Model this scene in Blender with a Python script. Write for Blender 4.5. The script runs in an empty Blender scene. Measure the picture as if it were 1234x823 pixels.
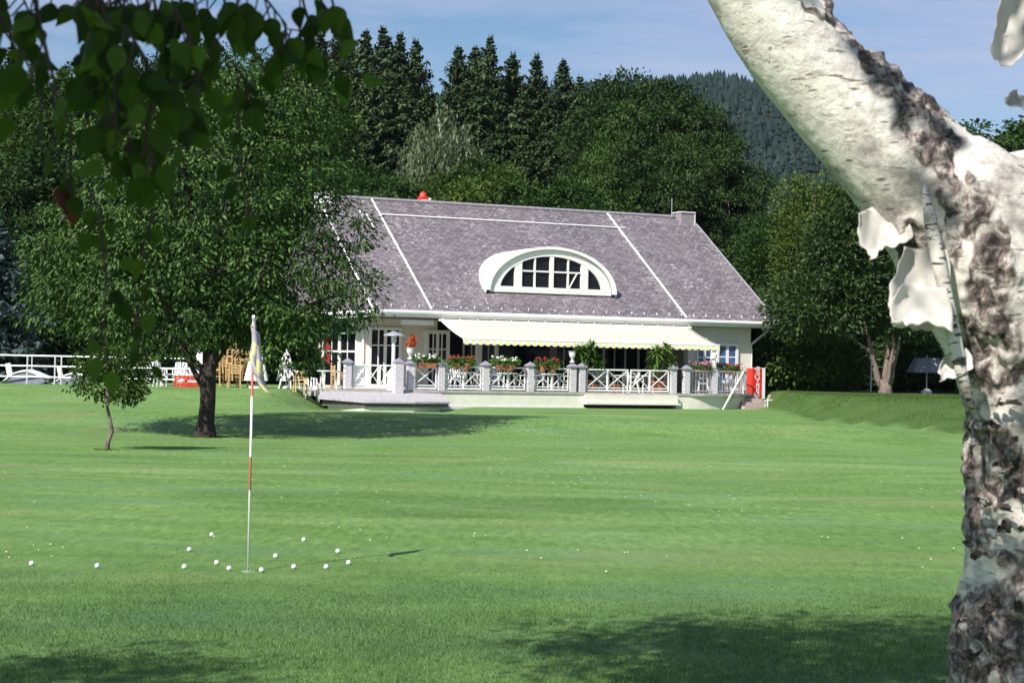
import bpy, bmesh, math, random
import numpy as np
from mathutils import Vector, Matrix, noise as mnoise
random.seed(7); RNG = np.random.default_rng(7)
S = bpy.context.scene
COL = S.collection
PI = math.pi
# ------------------------------------------------------------------ camera maths
FPX, CH, PITCH, ROLL, TH = 2060.0, 1.77, 26.5/2060, 0.02, math.radians(23.5)
cF = np.array([0, math.cos(PITCH), math.sin(PITCH)]); cR = np.array([1., 0, 0]); cU = np.array([0, -math.sin(PITCH), math.cos(PITCH)])
cX = math.cos(ROLL)*cR + math.sin(ROLL)*cU; cY = math.cos(ROLL)*cU - math.sin(ROLL)*cR
cC = np.array([0, 0, CH])
def ray(px, py): return cF*FPX + cX*(px-617) - cY*(py-411.5)
def at(px, py, Y):
    d = ray(px, py); return Vector(cC + d*(Y/d[1]))
def gr(px, py, z=0.0):
    d = ray(px, py); return Vector(cC + d*((z-CH)/d[2]))
def proj(P):
    d = np.asarray(P) - cC; z = d@cF
    return 617+FPX*(d@cX)/z, 411.5-FPX*(d@cY)/z
HO = np.array([0, 74.1, 0]); HU = np.array([math.cos(TH), math.sin(TH), 0]); HN = np.array([math.sin(TH), -math.cos(TH), 0])
def H(px, py, w):            # point of the clubhouse's plane w metres in front of its facade seen at a photo position -> (u, z)
    d = ray(px, py); t = ((HO-cC)@HN + w)/(d@HN); P = cC + d*t
    return float((P-HO)@HU), float(P[2])
def hu(px, w, py=440): return H(px, py, w)[0]
def HW(u, w, z): return Vector(HO + HU*u + HN*w + np.array([0, 0, z]))   # clubhouse -> world

# ------------------------------------------------------------------ materials
MATS = {}
def nodes(name):
    m = bpy.data.materials.new(name); m.use_nodes = True
    nt = m.node_tree; b = nt.nodes['Principled BSDF']; MATS[name] = m
    return m, nt, b
def N(nt, t, **k):
    n = nt.nodes.new(t)
    for a, v in k.items():
        if a in n.inputs.keys() if isinstance(a, str) and not hasattr(n, a) else False: n.inputs[a].default_value = v
        else: setattr(n, a, v)
    return n
def ramp(nt, fac, stops):
    r = nt.nodes.new('ShaderNodeValToRGB'); e = r.color_ramp.elements
    while len(e) < len(stops): e.new(.5)
    for i, (p, c) in enumerate(stops):
        e[i].position = p; e[i].color = (*c, 1) if len(c) == 3 else c
    nt.links.new(fac, r.inputs[0]); return r.outputs[0]
def noise_tex(nt, scale, detail=4, vec=None, rough=.55, dist=0):
    n = nt.nodes.new('ShaderNodeTexNoise'); n.inputs['Scale'].default_value = scale; n.inputs['Detail'].default_value = detail
    n.inputs['Roughness'].default_value = rough; n.inputs['Distortion'].default_value = dist
    if vec is not None: nt.links.new(vec, n.inputs['Vector'])
    return n.outputs['Fac']
def coords(nt, kind='Object', scale=None):
    t = nt.nodes.new('ShaderNodeTexCoord').outputs[kind]
    if scale is None: return t
    m = nt.nodes.new('ShaderNodeMapping'); m.inputs['Scale'].default_value = scale; nt.links.new(t, m.inputs[0]); return m.outputs[0]
def mixc(nt, fac, a, b, mode='MIX'):
    m = nt.nodes.new('ShaderNodeMix'); m.data_type = 'RGBA'; m.blend_type = mode
    for s, v in ((0, fac), (6, a), (7, b)):
        if isinstance(v, (int, float)): m.inputs[s].default_value = v
        elif isinstance(v, tuple): m.inputs[s].default_value = (*v, 1)
        else: nt.links.new(v, m.inputs[s])
    return m.outputs[2]
def bump(nt, b, h, strength=.3, dist=.02):
    n = nt.nodes.new('ShaderNodeBump'); n.inputs['Strength'].default_value = strength; n.inputs['Distance'].default_value = dist
    nt.links.new(h, n.inputs['Height']); nt.links.new(n.outputs[0], b.inputs['Normal'])
def simple(name, c, rough=.6, var=.12, scale=6, metal=0, bmp=.1, spec=.4):
    m, nt, b = nodes(name)
    v = coords(nt); f = noise_tex(nt, scale, 5, v, .65)
    lo = tuple(x*(1-var*1.6) for x in c); hi = tuple(min(1, x*(1+var)) for x in c)
    nt.links.new(ramp(nt, f, [(.3, lo), (.7, hi)]), b.inputs['Base Color'])
    b.inputs['Roughness'].default_value = rough; b.inputs['Metallic'].default_value = metal; b.inputs['Specular IOR Level'].default_value = spec
    if bmp: bump(nt, b, noise_tex(nt, scale*6, 4, v), bmp, .01)
    return m
def leafmat(name, lo, hi, trans=.3, rough=.45, spec=.3):
    m, nt, b = nodes(name)
    g = nt.nodes.new('ShaderNodeNewGeometry'); oi = nt.nodes.new('ShaderNodeObjectInfo')
    col = ramp(nt, g.outputs['Random Per Island'], [(0, lo), (.75, tuple((a+c)/2 for a, c in zip(lo, hi))), (1, hi)])
    hsv = nt.nodes.new('ShaderNodeHueSaturation'); nt.links.new(col, hsv.inputs['Color'])
    mr = nt.nodes.new('ShaderNodeMapRange'); nt.links.new(oi.outputs['Random'], mr.inputs[0]); mr.inputs[3].default_value = .75; mr.inputs[4].default_value = 1.2
    nt.links.new(mr.outputs[0], hsv.inputs['Value'])
    mr2 = nt.nodes.new('ShaderNodeMapRange'); nt.links.new(oi.outputs['Random'], mr2.inputs[0]); mr2.inputs[3].default_value = .515; mr2.inputs[4].default_value = .485
    nt.links.new(mr2.outputs[0], hsv.inputs['Hue'])
    c = hsv.outputs[0]
    nt.links.new(c, b.inputs['Base Color']); b.inputs['Roughness'].default_value = rough; b.inputs['Specular IOR Level'].default_value = spec
    if trans:
        t = nt.nodes.new('ShaderNodeBsdfTranslucent'); mx = nt.nodes.new('ShaderNodeMixShader'); mx.inputs[0].default_value = trans
        tc = mixc(nt, 1.0, c, (1.3, 1.5, .6), 'MULTIPLY'); nt.links.new(tc, t.inputs[0])
        nt.links.new(b.outputs[0], mx.inputs[1]); nt.links.new(t.outputs[0], mx.inputs[2])
        nt.links.new(mx.outputs[0], nt.nodes['Material Output'].inputs[0])
    return m

white = simple('white_paint', (.8, .8, .78), .5, .05, 3)
whiteplastic = simple('white_plastic', (.82, .82, .82), .35, .03, 2, bmp=0)
cream = simple('cream_render', (.7, .68, .59), .85, .06, 2.5, bmp=.25)
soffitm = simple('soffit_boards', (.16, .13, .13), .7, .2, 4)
stone = simple('pale_stone', (.45, .43, .45), .85, .25, 9, bmp=.5)
darkstone_shade = simple('dark_stone_and_shade', (.14, .12, .13), .85, .25, 9, bmp=.5)
floorm = simple('terrace_paving', (.42, .39, .36), .85, .15, 5, bmp=.3)
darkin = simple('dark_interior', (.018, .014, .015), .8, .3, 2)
curtain = simple('red_curtain', (.35, .03, .04), .8, .3, 8)
bluecurt = simple('blue_curtain', (.12, .2, .42), .8, .3, 5)
metal = simple('grey_metal', (.62, .63, .66), .35, .08, 5, metal=.6)
alu = simple('pale_pipe', (.68, .68, .72), .4, .06, 5, metal=.25)
terracotta = simple('terracotta', (.42, .16, .09), .75, .15, 12)
woodm = simple('pale_wood', (.6, .4, .2), .6, .25, 14)
teal = simple('teal_fabric', (.36, .56, .6), .8, .06, 4)
redm = simple('red_enamel', (.62, .03, .02), .35, .05, 3, bmp=0)
redp = simple('red_plastic', (.65, .05, .03), .4, .06, 3, bmp=0)
lav = simple('grey_canvas_and_shade', (.2, .2, .27), .8, .15, 6)
petal_r = simple('red_petals', (.34, .025, .03), .6, .25, 30)
petal_p = simple('pink_petals', (.7, .2, .4), .6, .2, 30)
petal_w = simple('white_petals', (.8, .8, .75), .6, .05, 30)
petal_o = simple('orange_leaves', (.5, .13, .02), .6, .3, 30)
woodbark = simple('dark_bark', (.04, .03, .026), .9, .45, 14, bmp=1.0)
palebark = simple('pale_bark', (.2, .17, .14), .9, .4, 12, bmp=.8)
greybark = simple('grey_trunk_bark', (.19, .15, .125), .9, .35, 10, bmp=.8)
pot = simple('white_stone_urn', (.7, .7, .68), .7, .08, 10)
statuem = simple('statue_stone', (.72, .71, .68), .7, .1, 10)
bluem = simple('blue_cloth', (.08, .1, .35), .8, .1, 8)
glass, nt, b = nodes('dark_glass')
b.inputs['Base Color'].default_value = (.012, .012, .016, 1); b.inputs['Roughness'].default_value = .06; b.inputs['Specular IOR Level'].default_value = .18
glassb, nt, b = nodes('painted_reflection_glass')
nt.links.new(ramp(nt, noise_tex(nt, 1.6, 2, coords(nt)), [(.4, (.02, .04, .1)), (.62, (.08, .16, .36))]), b.inputs['Base Color']); b.inputs['Roughness'].default_value = .08  # blue reflection painted as patches in the base colour

# striped awning fabric
awn, nt, b = nodes('striped_awning')
def stripes(nt, sc, off=0):
    s = nt.nodes.new('ShaderNodeSeparateXYZ'); nt.links.new(nt.nodes.new('ShaderNodeTexCoord').outputs['Object'], s.inputs[0])
    m = nt.nodes.new('ShaderNodeMath'); m.operation = 'MULTIPLY'; m.inputs[1].default_value = sc; nt.links.new(s.outputs[0], m.inputs[0])
    f = nt.nodes.new('ShaderNodeMath'); f.operation = 'FRACT'; nt.links.new(m.outputs[0], f.inputs[0]); return f.outputs[0]
sf = stripes(nt, 1/.3)
r_ = ramp(nt, sf, [(0, (.8, .74, .36)), (.42, (.8, .74, .36)), (.5, (.8, .78, .74)), (1, (.8, .78, .74))])
nt.links.new(r_, b.inputs['Base Color']); b.inputs['Roughness'].default_value = .85
awn2, nt, b = nodes('pale_awning_top')
sf = stripes(nt, 1/.3)
nt.links.new(ramp(nt, sf, [(0, (.6, .56, .42)), (.4, (.6, .56, .42)), (.55, (.62, .58, .48)), (1, (.62, .58, .48))]), b.inputs['Base Color']); b.inputs['Roughness'].default_value = .85
# brick pillar / steps
def brickmat(name, c1, c2, mort, scale, sx=1.0):
    m, nt, b = nodes(name)
    bt = nt.nodes.new('ShaderNodeTexBrick'); bt.inputs['Scale'].default_value = scale
    bt.inputs['Color1'].default_value = (*c1, 1); bt.inputs['Color2'].default_value = (*c2, 1); bt.inputs['Mortar'].default_value = (*mort, 1)
    bt.inputs['Mortar Size'].default_value = .03; bt.inputs['Brick Width'].default_value = .24*sx; bt.inputs['Row Height'].default_value = .1
    mp = nt.nodes.new('ShaderNodeMapping'); mp.inputs['Rotation'].default_value = (PI/2, 0, 0)
    nt.links.new(nt.nodes.new('ShaderNodeTexCoord').outputs['Object'], mp.inputs[0]); nt.links.new(mp.outputs[0], bt.inputs['Vector'])
    f = noise_tex(nt, 12, 4, coords(nt)); c = mixc(nt, .35, bt.outputs[0], ramp(nt, f, [(.3, (.25, .25, .25)), (.75, (.9, .9, .9))]), 'MULTIPLY')
    nt.links.new(c, b.inputs['Base Color']); b.inputs['Roughness'].default_value = .9
    bump(nt, b, bt.outputs[1], -.4, .01); return m
pillarm = brickmat('pale_clinker_brick', (.56, .52, .58), (.47, .43, .5), (.68, .66, .68), 1)
stepm = brickmat('red_brick_steps', (.36, .2, .17), (.46, .3, .25), (.5, .45, .42), 1)

# slate roof
roofm, nt, b = nodes('slate_roof')
uv = nt.nodes.new('ShaderNodeTexCoord').outputs['UV']
bt = nt.nodes.new('ShaderNodeTexBrick'); nt.links.new(uv, bt.inputs['Vector']); bt.inputs['Scale'].default_value = 1
bt.inputs['Brick Width'].default_value = .26; bt.inputs['Row Height'].default_value = .17; bt.inputs['Mortar Size'].default_value = .012; bt.inputs['Bias'].default_value = -.1
bt.inputs['Color1'].default_value = (.135, .119, .124, 1); bt.inputs['Color2'].default_value = (.25, .223, .23, 1); bt.inputs['Mortar'].default_value = (.06, .05, .06, 1)
n1 = noise_tex(nt, .45, 4, uv, .6); c = mixc(nt, .55, bt.outputs[0], ramp(nt, n1, [(.3, (.72, .7, .76)), (.7, (1.15, 1.05, 1.1))]), 'MULTIPLY')
n2 = noise_tex(nt, 5.5, 7, uv, .75, .8)
lich = ramp(nt, n2, [(.54, (0, 0, 0)), (.61, (1, 1, 1))])
mpx = nt.nodes.new('ShaderNodeMapping'); mpx.inputs['Scale'].default_value = (1, .35, 1); nt.links.new(uv, mpx.inputs[0])
n4 = noise_tex(nt, .7, 3, mpx.outputs[0]); zone = ramp(nt, n4, [(.35, (0.05, 0.05, 0.05)), (.62, (1, 1, 1))])
c = mixc(nt, mixc(nt, 1.0, lich, zone, 'MULTIPLY'), c, (.46, .42, .455))
vo = nt.nodes.new('ShaderNodeTexVoronoi'); vo.inputs['Scale'].default_value = 1.9; nt.links.new(uv, vo.inputs['Vector'])
sp = ramp(nt, vo.outputs['Distance'], [(.035, (1, 1, 1)), (.07, (0, 0, 0))]); c = mixc(nt, mixc(nt, 1., sp, zone, 'MULTIPLY'), c, (.62, .58, .62))
nt.links.new(c, b.inputs['Base Color']); b.inputs['Roughness'].default_value = .55; bump(nt, b, bt.outputs[1], -.5, .015)

# lawn
lawn, nt, b = nodes('mown_grass')
v = coords(nt)
big = noise_tex(nt, 1, 4, coords(nt, 'Object', (.09, .26, 1)), .6, .6)
mid = noise_tex(nt, 1, 5, coords(nt, 'Object', (.5, 1.2, 1)), .65)
fine = noise_tex(nt, 55, 4, v, .75)
c = ramp(nt, big, [(.34, (.108, .212, .05)), (.45, (.17, .3, .084)), (.54, (.125, .245, .058)), (.66, (.2, .33, .11))])
c = mixc(nt, .75, c, ramp(nt, mid, [(.25, (.8, .86, .8)), (.75, (1.16, 1.1, 1.14))]), 'MULTIPLY')
c = mixc(nt, .9, c, ramp(nt, fine, [(.3, (.5, .56, .5)), (.7, (1.45, 1.36, 1.45))]), 'MULTIPLY')
mf = noise_tex(nt, 1, 8, coords(nt, 'Object', (8, 20, 1)), .85)
c = mixc(nt, 1., c, ramp(nt, mf, [(.36, (.62, .7, .6)), (.64, (1.38, 1.28, 1.42))]), 'MULTIPLY')
sp1 = noise_tex(nt, 1, 4, coords(nt, 'Object', (11, 2.4, 1)), .8)
c = mixc(nt, .9, c, ramp(nt, sp1, [(.36, (.7, .76, .74)), (.64, (1.3, 1.22, 1.26))]), 'MULTIPLY')
hv = noise_tex(nt, 1, 5, coords(nt, 'Object', (.16, .5, 1)), .65, .5)
c = mixc(nt, ramp(nt, hv, [(.54, (0,0,0)), (.7, (.55,.55,.55))]), c, (.24, .25, .12))
hv2 = noise_tex(nt, 1.3, 4, coords(nt, 'Object', (.2, .45, 1)), .6)
c = mixc(nt, ramp(nt, hv2, [(.52, (0,0,0)), (.68, (.5,.5,.5))]), c, (.13, .25, .125))
sx = nt.nodes.new('ShaderNodeSeparateXYZ'); nt.links.new(v, sx.inputs[0])
def rng(sock, a, bb):
    m = nt.nodes.new('ShaderNodeMapRange'); nt.links.new(sock, m.inputs[0]); m.inputs[1].default_value = a; m.inputs[2].default_value = bb; return m.outputs[0]
wob = noise_tex(nt, .6, 3, v)
ad = nt.nodes.new('ShaderNodeMath'); ad.operation = 'MULTIPLY_ADD'; nt.links.new(wob, ad.inputs[0]); ad.inputs[1].default_value = 2.4; nt.links.new(sx.outputs[1], ad.inputs[2])
nearf = rng(ad.outputs[0], 17.5, 12)      # longer grass of the apron in front of the green
pn = noise_tex(nt, 1.1, 4, v, .6)
apron = ramp(nt, pn, [(.32, (.07, .15, .042)), (.5, (.13, .24, .068)), (.68, (.175, .3, .095))])
apron = mixc(nt, ramp(nt, hv2, [(.45, (0,0,0)), (.65, (.6,.6,.6))]), apron, (.085, .17, .09))
apron = mixc(nt, .8, apron, ramp(nt, fine, [(.3, (.5, .5, .5)), (.7, (1.4, 1.4, 1.4))]), 'MULTIPLY')
c = mixc(nt, nearf, c, apron)
# rough bank on the right and forest floor behind
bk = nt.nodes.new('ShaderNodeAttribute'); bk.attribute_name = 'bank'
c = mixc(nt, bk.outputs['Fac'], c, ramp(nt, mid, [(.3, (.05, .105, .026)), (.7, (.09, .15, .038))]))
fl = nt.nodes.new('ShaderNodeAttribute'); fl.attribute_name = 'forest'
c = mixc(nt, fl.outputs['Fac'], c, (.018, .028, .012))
nt.links.new(c, b.inputs['Base Color']); b.inputs['Roughness'].default_value = .8; b.inputs['Specular IOR Level'].default_value = .15
bump(nt, b, fine, .6, .03)

L_cherry = leafmat('cherry_leaves', (.01, .034, .008), (.08, .165, .036), .12, .5, .2)
L_dark = leafmat('dark_broad_leaves', (.012, .031, .009), (.047, .09, .023), .12, .55, .12)
L_mid = leafmat('mid_green_leaves', (.022, .054, .012), (.075, .13, .028), .15, .55, .12)
L_lime = leafmat('yellow_green_leaves', (.03, .062, .012), (.095, .15, .03), .15, .55, .12)
L_spruce = leafmat('spruce_needles', (.022, .046, .02), (.1, .142, .055), .12, .7, .1)
L_blue = leafmat('blue_needles', (.05, .085, .085), (.13, .18, .18), .1, .6, .2)
L_pale = leafmat('pale_willow_leaves', (.05, .075, .035), (.13, .165, .08), .2)
L_birch = leafmat('birch_leaves', (.012, .03, .005), (.065, .13, .016), .42, .5, .12)
L_plant = leafmat('potted_plant_leaves', (.06, .14, .02), (.18, .3, .06), .25)
L_grass = leafmat('grass_blades', (.04, .095, .028), (.23, .345, .13), .38, .6, .2)
L_red = leafmat('reddened_leaf', (.06, .012, .008), (.13, .028, .014), .4)

# birch bark
bark, nt, b = nodes('birch_bark')
v = coords(nt)
ra = nt.nodes.new('ShaderNodeAttribute'); ra.attribute_name = 'rough'
n1 = noise_tex(nt, 5, 6, v, .65); n2 = noise_tex(nt, 34, 8, v, .74, .5); n3 = noise_tex(nt, 1, 3, coords(nt, 'Object', (26, 26, 150)), .5)
base = ramp(nt, n1, [(.38, (.3, .27, .25)), (.47, (.66, .61, .56)), (.62, (.84, .79, .72))])
base = mixc(nt, ramp(nt, n3, [(.635, (0, 0, 0)), (.675, (.85, .85, .85))]), base, (.1, .075, .065))
pl_ = noise_tex(nt, 1, 6, coords(nt, 'Object', (30, 30, 70)), .75); base = mixc(nt, .7, base, ramp(nt, pl_, [(.36, (.5, .47, .44)), (.5, (1, 1, 1)), (.64, (1.12, 1.1, 1.06))]), 'MULTIPLY')
sk_ = noise_tex(nt, 95, 3, v, .6); base = mixc(nt, ramp(nt, sk_, [(.64, (0,0,0)), (.7, (.8,.8,.8))]), base, (.2, .15, .12))
gb = noise_tex(nt, 9, 5, v, .6)
base = mixc(nt, ramp(nt, gb, [(.6, (0, 0, 0)), (.74, (.6, .6, .6))]), base, (.36, .37, .25))
dark = ramp(nt, n2, [(.38, (.012, .01, .01)), (.46, (.08, .06, .055)), (.52, (.26, .21, .19)), (.6, (.62, .58, .54))])
n5 = noise_tex(nt, 60, 5, v, .7)
dark = mixc(nt, .5, dark, ramp(nt, n5, [(.35, (.35, .33, .32)), (.65, (1.1, 1.05, 1.0))]), 'MULTIPLY')
ms = nt.nodes.new('ShaderNodeMath'); ms.operation = 'MULTIPLY_ADD'; nt.links.new(ra.outputs['Fac'], ms.inputs[0]); ms.inputs[1].default_value = 1.0
mm = nt.nodes.new('ShaderNodeMath'); mm.operation = 'MULTIPLY_ADD'; nt.links.new(n2, mm.inputs[0]); mm.inputs[1].default_value = .9; mm.inputs[2].default_value = -.45; nt.links.new(mm.outputs[0], ms.inputs[2])
rf = ramp(nt, ms.outputs[0], [(.38, (0, 0, 0)), (.56, (1, 1, 1))])
nt.links.new(mixc(nt, rf, base, dark), b.inputs['Base Color']); b.inputs['Roughness'].default_value = .7
bump(nt, b, n2, .8, .008)
curlm, nt, b = nodes('peeling_bark')
v = coords(nt); n1 = noise_tex(nt, 14, 5, v, .6); n3 = noise_tex(nt, 1, 3, coords(nt, 'Object', (30, 30, 190)), .5)
c = ramp(nt, n1, [(.3, (.46, .44, .4)), (.6, (.7, .67, .62))]); c = mixc(nt, ramp(nt, n3, [(.66, (0, 0, 0)), (.72, (.7, .7, .7))]), c, (.3, .22, .17))
nt.links.new(c, b.inputs['Base Color']); b.inputs['Roughness'].default_value = .6
t = nt.nodes.new('ShaderNodeBsdfTranslucent'); nt.links.new(c, t.inputs[0]); mx = nt.nodes.new('ShaderNodeMixShader'); mx.inputs[0].default_value = .22
nt.links.new(b.outputs[0], mx.inputs[1]); nt.links.new(t.outputs[0], mx.inputs[2]); nt.links.new(mx.outputs[0], nt.nodes['Material Output'].inputs[0])
bump(nt, b, n1, .3, .004)

# flag cloth : chequers on the cloth's own UVs
flagm, nt, b = nodes('chequered_cloth')
ck = nt.nodes.new('ShaderNodeTexChecker'); ck.inputs['Scale'].default_value = 1
nt.links.new(nt.nodes.new('ShaderNodeTexCoord').outputs['UV'], ck.inputs['Vector'])
ck.inputs['Color1'].default_value = (.82, .77, .4, 1); ck.inputs['Color2'].default_value = (.5, .47, .58, 1)
nt.links.new(ck.outputs[0], b.inputs['Base Color']); b.inputs['Roughness'].default_value = .8
t = nt.nodes.new('ShaderNodeBsdfTranslucent'); nt.links.new(ck.outputs[0], t.inputs[0]); mx = nt.nodes.new('ShaderNodeMixShader'); mx.inputs[0].default_value = .3
nt.links.new(b.outputs[0], mx.inputs[1]); nt.links.new(t.outputs[0], mx.inputs[2]); nt.links.new(mx.outputs[0], nt.nodes['Material Output'].inputs[0])
polem, nt, b = nodes('painted_stick')      # white with red bands
s = nt.nodes.new('ShaderNodeSeparateXYZ'); nt.links.new(nt.nodes.new('ShaderNodeTexCoord').outputs['Object'], s.inputs[0])
r_ = ramp(nt, s.outputs[2], [(0, (.85, .84, .8)), (.31, (.85, .84, .8)), (.315, (.5, .16, .1)), (.44, (.5, .16, .1)), (.445, (.85, .84, .8)), (.67, (.85, .84, .8)), (.68, (.55, .08, .05)), (.8, (.55, .08, .05)), (.81, (.85, .84, .8))])
m_ = nt.nodes.new('ShaderNodeMath'); m_.operation = 'DIVIDE'; m_.inputs[1].default_value = 2.15; nt.links.new(s.outputs[2], m_.inputs[0])
nt.links.new(m_.outputs[0], r_.node.inputs[0]); nt.links.new(r_, b.inputs['Base Color']); b.inputs['Roughness'].default_value = .45

# ------------------------------------------------------------------ mesh builder
class MB:
    def __init__(s): s.v = []; s.f = []; s.uv = {}
    def add(s, vs, fs):
        o = len(s.v); s.v += [tuple(p) for p in vs]; s.f += [tuple(i+o for i in f) for f in fs]; return s
    def box(s, x0, x1, y0, y1, z0, z1):
        return s.add([(x0,y0,z0),(x1,y0,z0),(x1,y1,z0),(x0,y1,z0),(x0,y0,z1),(x1,y0,z1),(x1,y1,z1),(x0,y1,z1)],
                     [(0,3,2,1),(4,5,6,7),(0,1,5,4),(1,2,6,5),(2,3,7,6),(3,0,4,7)])
    def bar(s, a, b, wx, wy=None):          # rectangular bar from a to b
        a, b = Vector(a), Vector(b); wy = wy or wx; d = (b-a).normalized()
        up = Vector((0,0,1)) if abs(d.z) < .95 else Vector((0,1,0))
        x = d.cross(up).normalized()*wx/2; y = d.cross(x).normalized()*wy/2
        return s.add([a-x-y,a+x-y,a+x+y,a-x+y,b-x-y,b+x-y,b+x+y,b-x+y],[(0,3,2,1),(4,5,6,7),(0,1,5,4),(1,2,6,5),(2,3,7,6),(3,0,4,7)])
    def tube(s, pts, rad, n=8, cap=True):
        pts = [Vector(p) for p in pts]; rad = rad if isinstance(rad, (list, tuple)) else [rad]*len(pts)
        o = len(s.v); ref = None
        for i, p in enumerate(pts):
            d = (pts[min(i+1,len(pts)-1)]-pts[max(i-1,0)]).normalized()
            if ref is None: ref = Vector((1,0,0)) if abs(d.x) < .8 else Vector((0,1,0))
            x = (ref-d*ref.dot(d)).normalized(); ref = x; y = d.cross(x)
            for k in range(n):
                a = 2*PI*k/n; s.v.append(tuple(p+(x*math.cos(a)+y*math.sin(a))*rad[i]))
        for i in range(len(pts)-1):
            for k in range(n):
                a, b = o+i*n+k, o+i*n+(k+1)%n; s.f.append((a,b,b+n,a+n))
        if cap:
            s.f.append(tuple(o+k for k in range(n))[::-1]); s.f.append(tuple(o+(len(pts)-1)*n+k for k in range(n)))
        return s
    def lathe(s, prof, c=(0,0,0), n=16):
        o = len(s.v)
        for r, z in prof:
            for k in range(n):
                a = 2*PI*k/n; s.v.append((c[0]+r*math.cos(a), c[1]+r*math.sin(a), c[2]+z))
        for i in range(len(prof)-1):
            for k in range(n):
                a, b = o+i*n+k, o+i*n+(k+1)%n; s.f.append((a,b,b+n,a+n))
        s.f.append(tuple(o+k for k in range(n))[::-1]); s.f.append(tuple(o+(len(prof)-1)*n+k for k in range(n)))
        return s
    def prism(s, poly, z0, z1):
        n = len(poly)
        return s.add([(x,y,z0) for x,y in poly]+[(x,y,z1) for x,y in poly],
                     [tuple(range(n))[::-1], tuple(range(n,2*n))]+[(i,(i+1)%n,n+(i+1)%n,n+i) for i in range(n)])
    def build(s, name, mat, parent=None, smooth=False):
        me = bpy.data.meshes.new(name); me.from_pydata(s.v, [], s.f); me.update()
        return link(name, me, mat, parent, smooth)
def link(name, me, mat, parent=None, smooth=False):
    if mat: me.materials.append(mat)
    if smooth: me.polygons.foreach_set('use_smooth', [True]*len(me.polygons))
    o = bpy.data.objects.new(name, me); COL.objects.link(o)
    if parent: o.parent = parent
    return o
def npmesh(name, verts, faces, mat, parent=None, smooth=False):
    me = bpy.data.meshes.new(name); verts = np.asarray(verts, np.float32); faces = np.asarray(faces, np.int32)
    k = faces.shape[1]
    me.vertices.add(len(verts)); me.vertices.foreach_set('co', verts.ravel())
    me.loops.add(faces.size); me.loops.foreach_set('vertex_index', faces.ravel())
    me.polygons.add(len(faces)); me.polygons.foreach_set('loop_start', np.arange(0, faces.size, k, dtype=np.int32))
    me.update(calc_edges=True); me.validate()
    return link(name, me, mat, parent, smooth)
def tag(o, label=None, cat=None, group=None, kind=None):
    if label: o['label'] = label
    if cat: o['category'] = cat
    if group: o['group'] = group
    if kind: o['kind'] = kind
    return o
def thing(name, label, cat, loc=(0,0,0), rz=0, group=None):
    o = bpy.data.objects.new(name, None); COL.objects.link(o); o.empty_display_size = .3
    o.location = loc; o.rotation_euler = (0,0,rz); return tag(o, label, cat, group)
def kids(o): return [c for c in bpy.data.objects if c.parent == o]
def dup(root, loc, rz=None, sc=None, label=None, group=None):
    def cp(o, par):
        c = o.copy(); COL.objects.link(c); c.parent = par
        for k in kids(o): cp(k, c)
        return c
    ks = kids(root); r = root.copy(); COL.objects.link(r)
    for k in ks: cp(k, r)
    r.location = loc
    if rz is not None: r.rotation_euler = (0,0,rz)
    if sc is not None: r.scale = (sc,)*3 if isinstance(sc, (int, float)) else sc
    if label: r['label'] = label
    if group: r['group'] = group
    return r
class Proto:                       # first use moves the original, later uses copy it
    def __init__(s, root): s.root = root; s.used = False
    def put(s, loc, rz=0, sc=1, label=None, group=None, cat=None):
        if not s.used:
            s.used = True; r = s.root; r.location = loc; r.rotation_euler = (0,0,rz); r.scale = (sc,)*3 if isinstance(sc, (int, float)) else sc
            if label: r['label'] = label
            if group: r['group'] = group
        else: r = dup(s.root, loc, rz, sc, label, group)
        if cat: r['category'] = cat
        return r

# ------------------------------------------------------------------ terrain
def sst(a, b, x):
    t = np.clip((x-a)/(b-a), 0, 1); return t*t*(3-2*t)
def terr(x, y):
    x = np.asarray(x, float); y = np.asarray(y, float)
    z = .03*np.sin(x*.35+1)*np.sin(y*.21)*sst(16, 30, y)*(1-sst(60, 66, y))
    left = (1-sst(-8.8, -7.5, x))
    z = z + .6*sst(53, 66, y)*left
    d = y - np.interp(x, [8, 10, 13.5, 20, 40], [69, 65.5, 52.5, 47, 44])
    bankm = sst(10.9, 12.0, x)
    z = z + .78*sst(0, 11, d)*bankm
    z = z - .12*sst(30, 48, y)*sst(7, 14, x)*(1-sst(0, 2, d))
    z = z + .36*sst(39.5, 45, y)*(1-sst(46, 58, y))*sst(-16, -10, x)*(1-sst(8, 13.5, x))
    z = z - .17*sst(60, 64, y)*(1-sst(69.5, 70.5, y))*sst(-8.2, -7.6, x)*(1-sst(-2.8, -1.5, x))
    z = z + .6*sst(78, 90, y)*(1-left)*(1-bankm)
    z = z + .13*np.maximum(y-96, 0)*(1-sst(170, 260, y)) + 9*sst(170, 260, y)
    hill = 178*np.exp(-((y-1150)/330)**2)*(np.interp(x, [-900, -300, -60, 60, 130, 190, 300, 420, 900], [.5, .8, .9, .96, 1.0, .93, .78, .6, .3]))
    return z + hill*sst(500, 900, y)
def tz(x, y): return float(terr(x, y))
ys = np.concatenate([np.arange(-30, 8, 3), np.arange(8, 100, .6), np.arange(100, 200, 5), np.arange(200, 1600, 25), [2000, 3000, 4500]])
xs = np.concatenate([[-3000, -1500], np.arange(-900, -100, 50), np.arange(-100, -32, 4), np.arange(-32, 34, .6), np.arange(34, 100, 4), np.arange(100, 901, 50), [1500, 3000]])
GX, GY = np.meshgrid(xs, ys); GZ = terr(GX, GY)
nx, ny = len(xs), len(ys)
idx = np.arange(nx*ny).reshape(ny, nx)
fc = np.stack([idx[:-1,:-1], idx[:-1,1:], idx[1:,1:], idx[1:,:-1]], -1).reshape(-1, 4)
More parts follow.
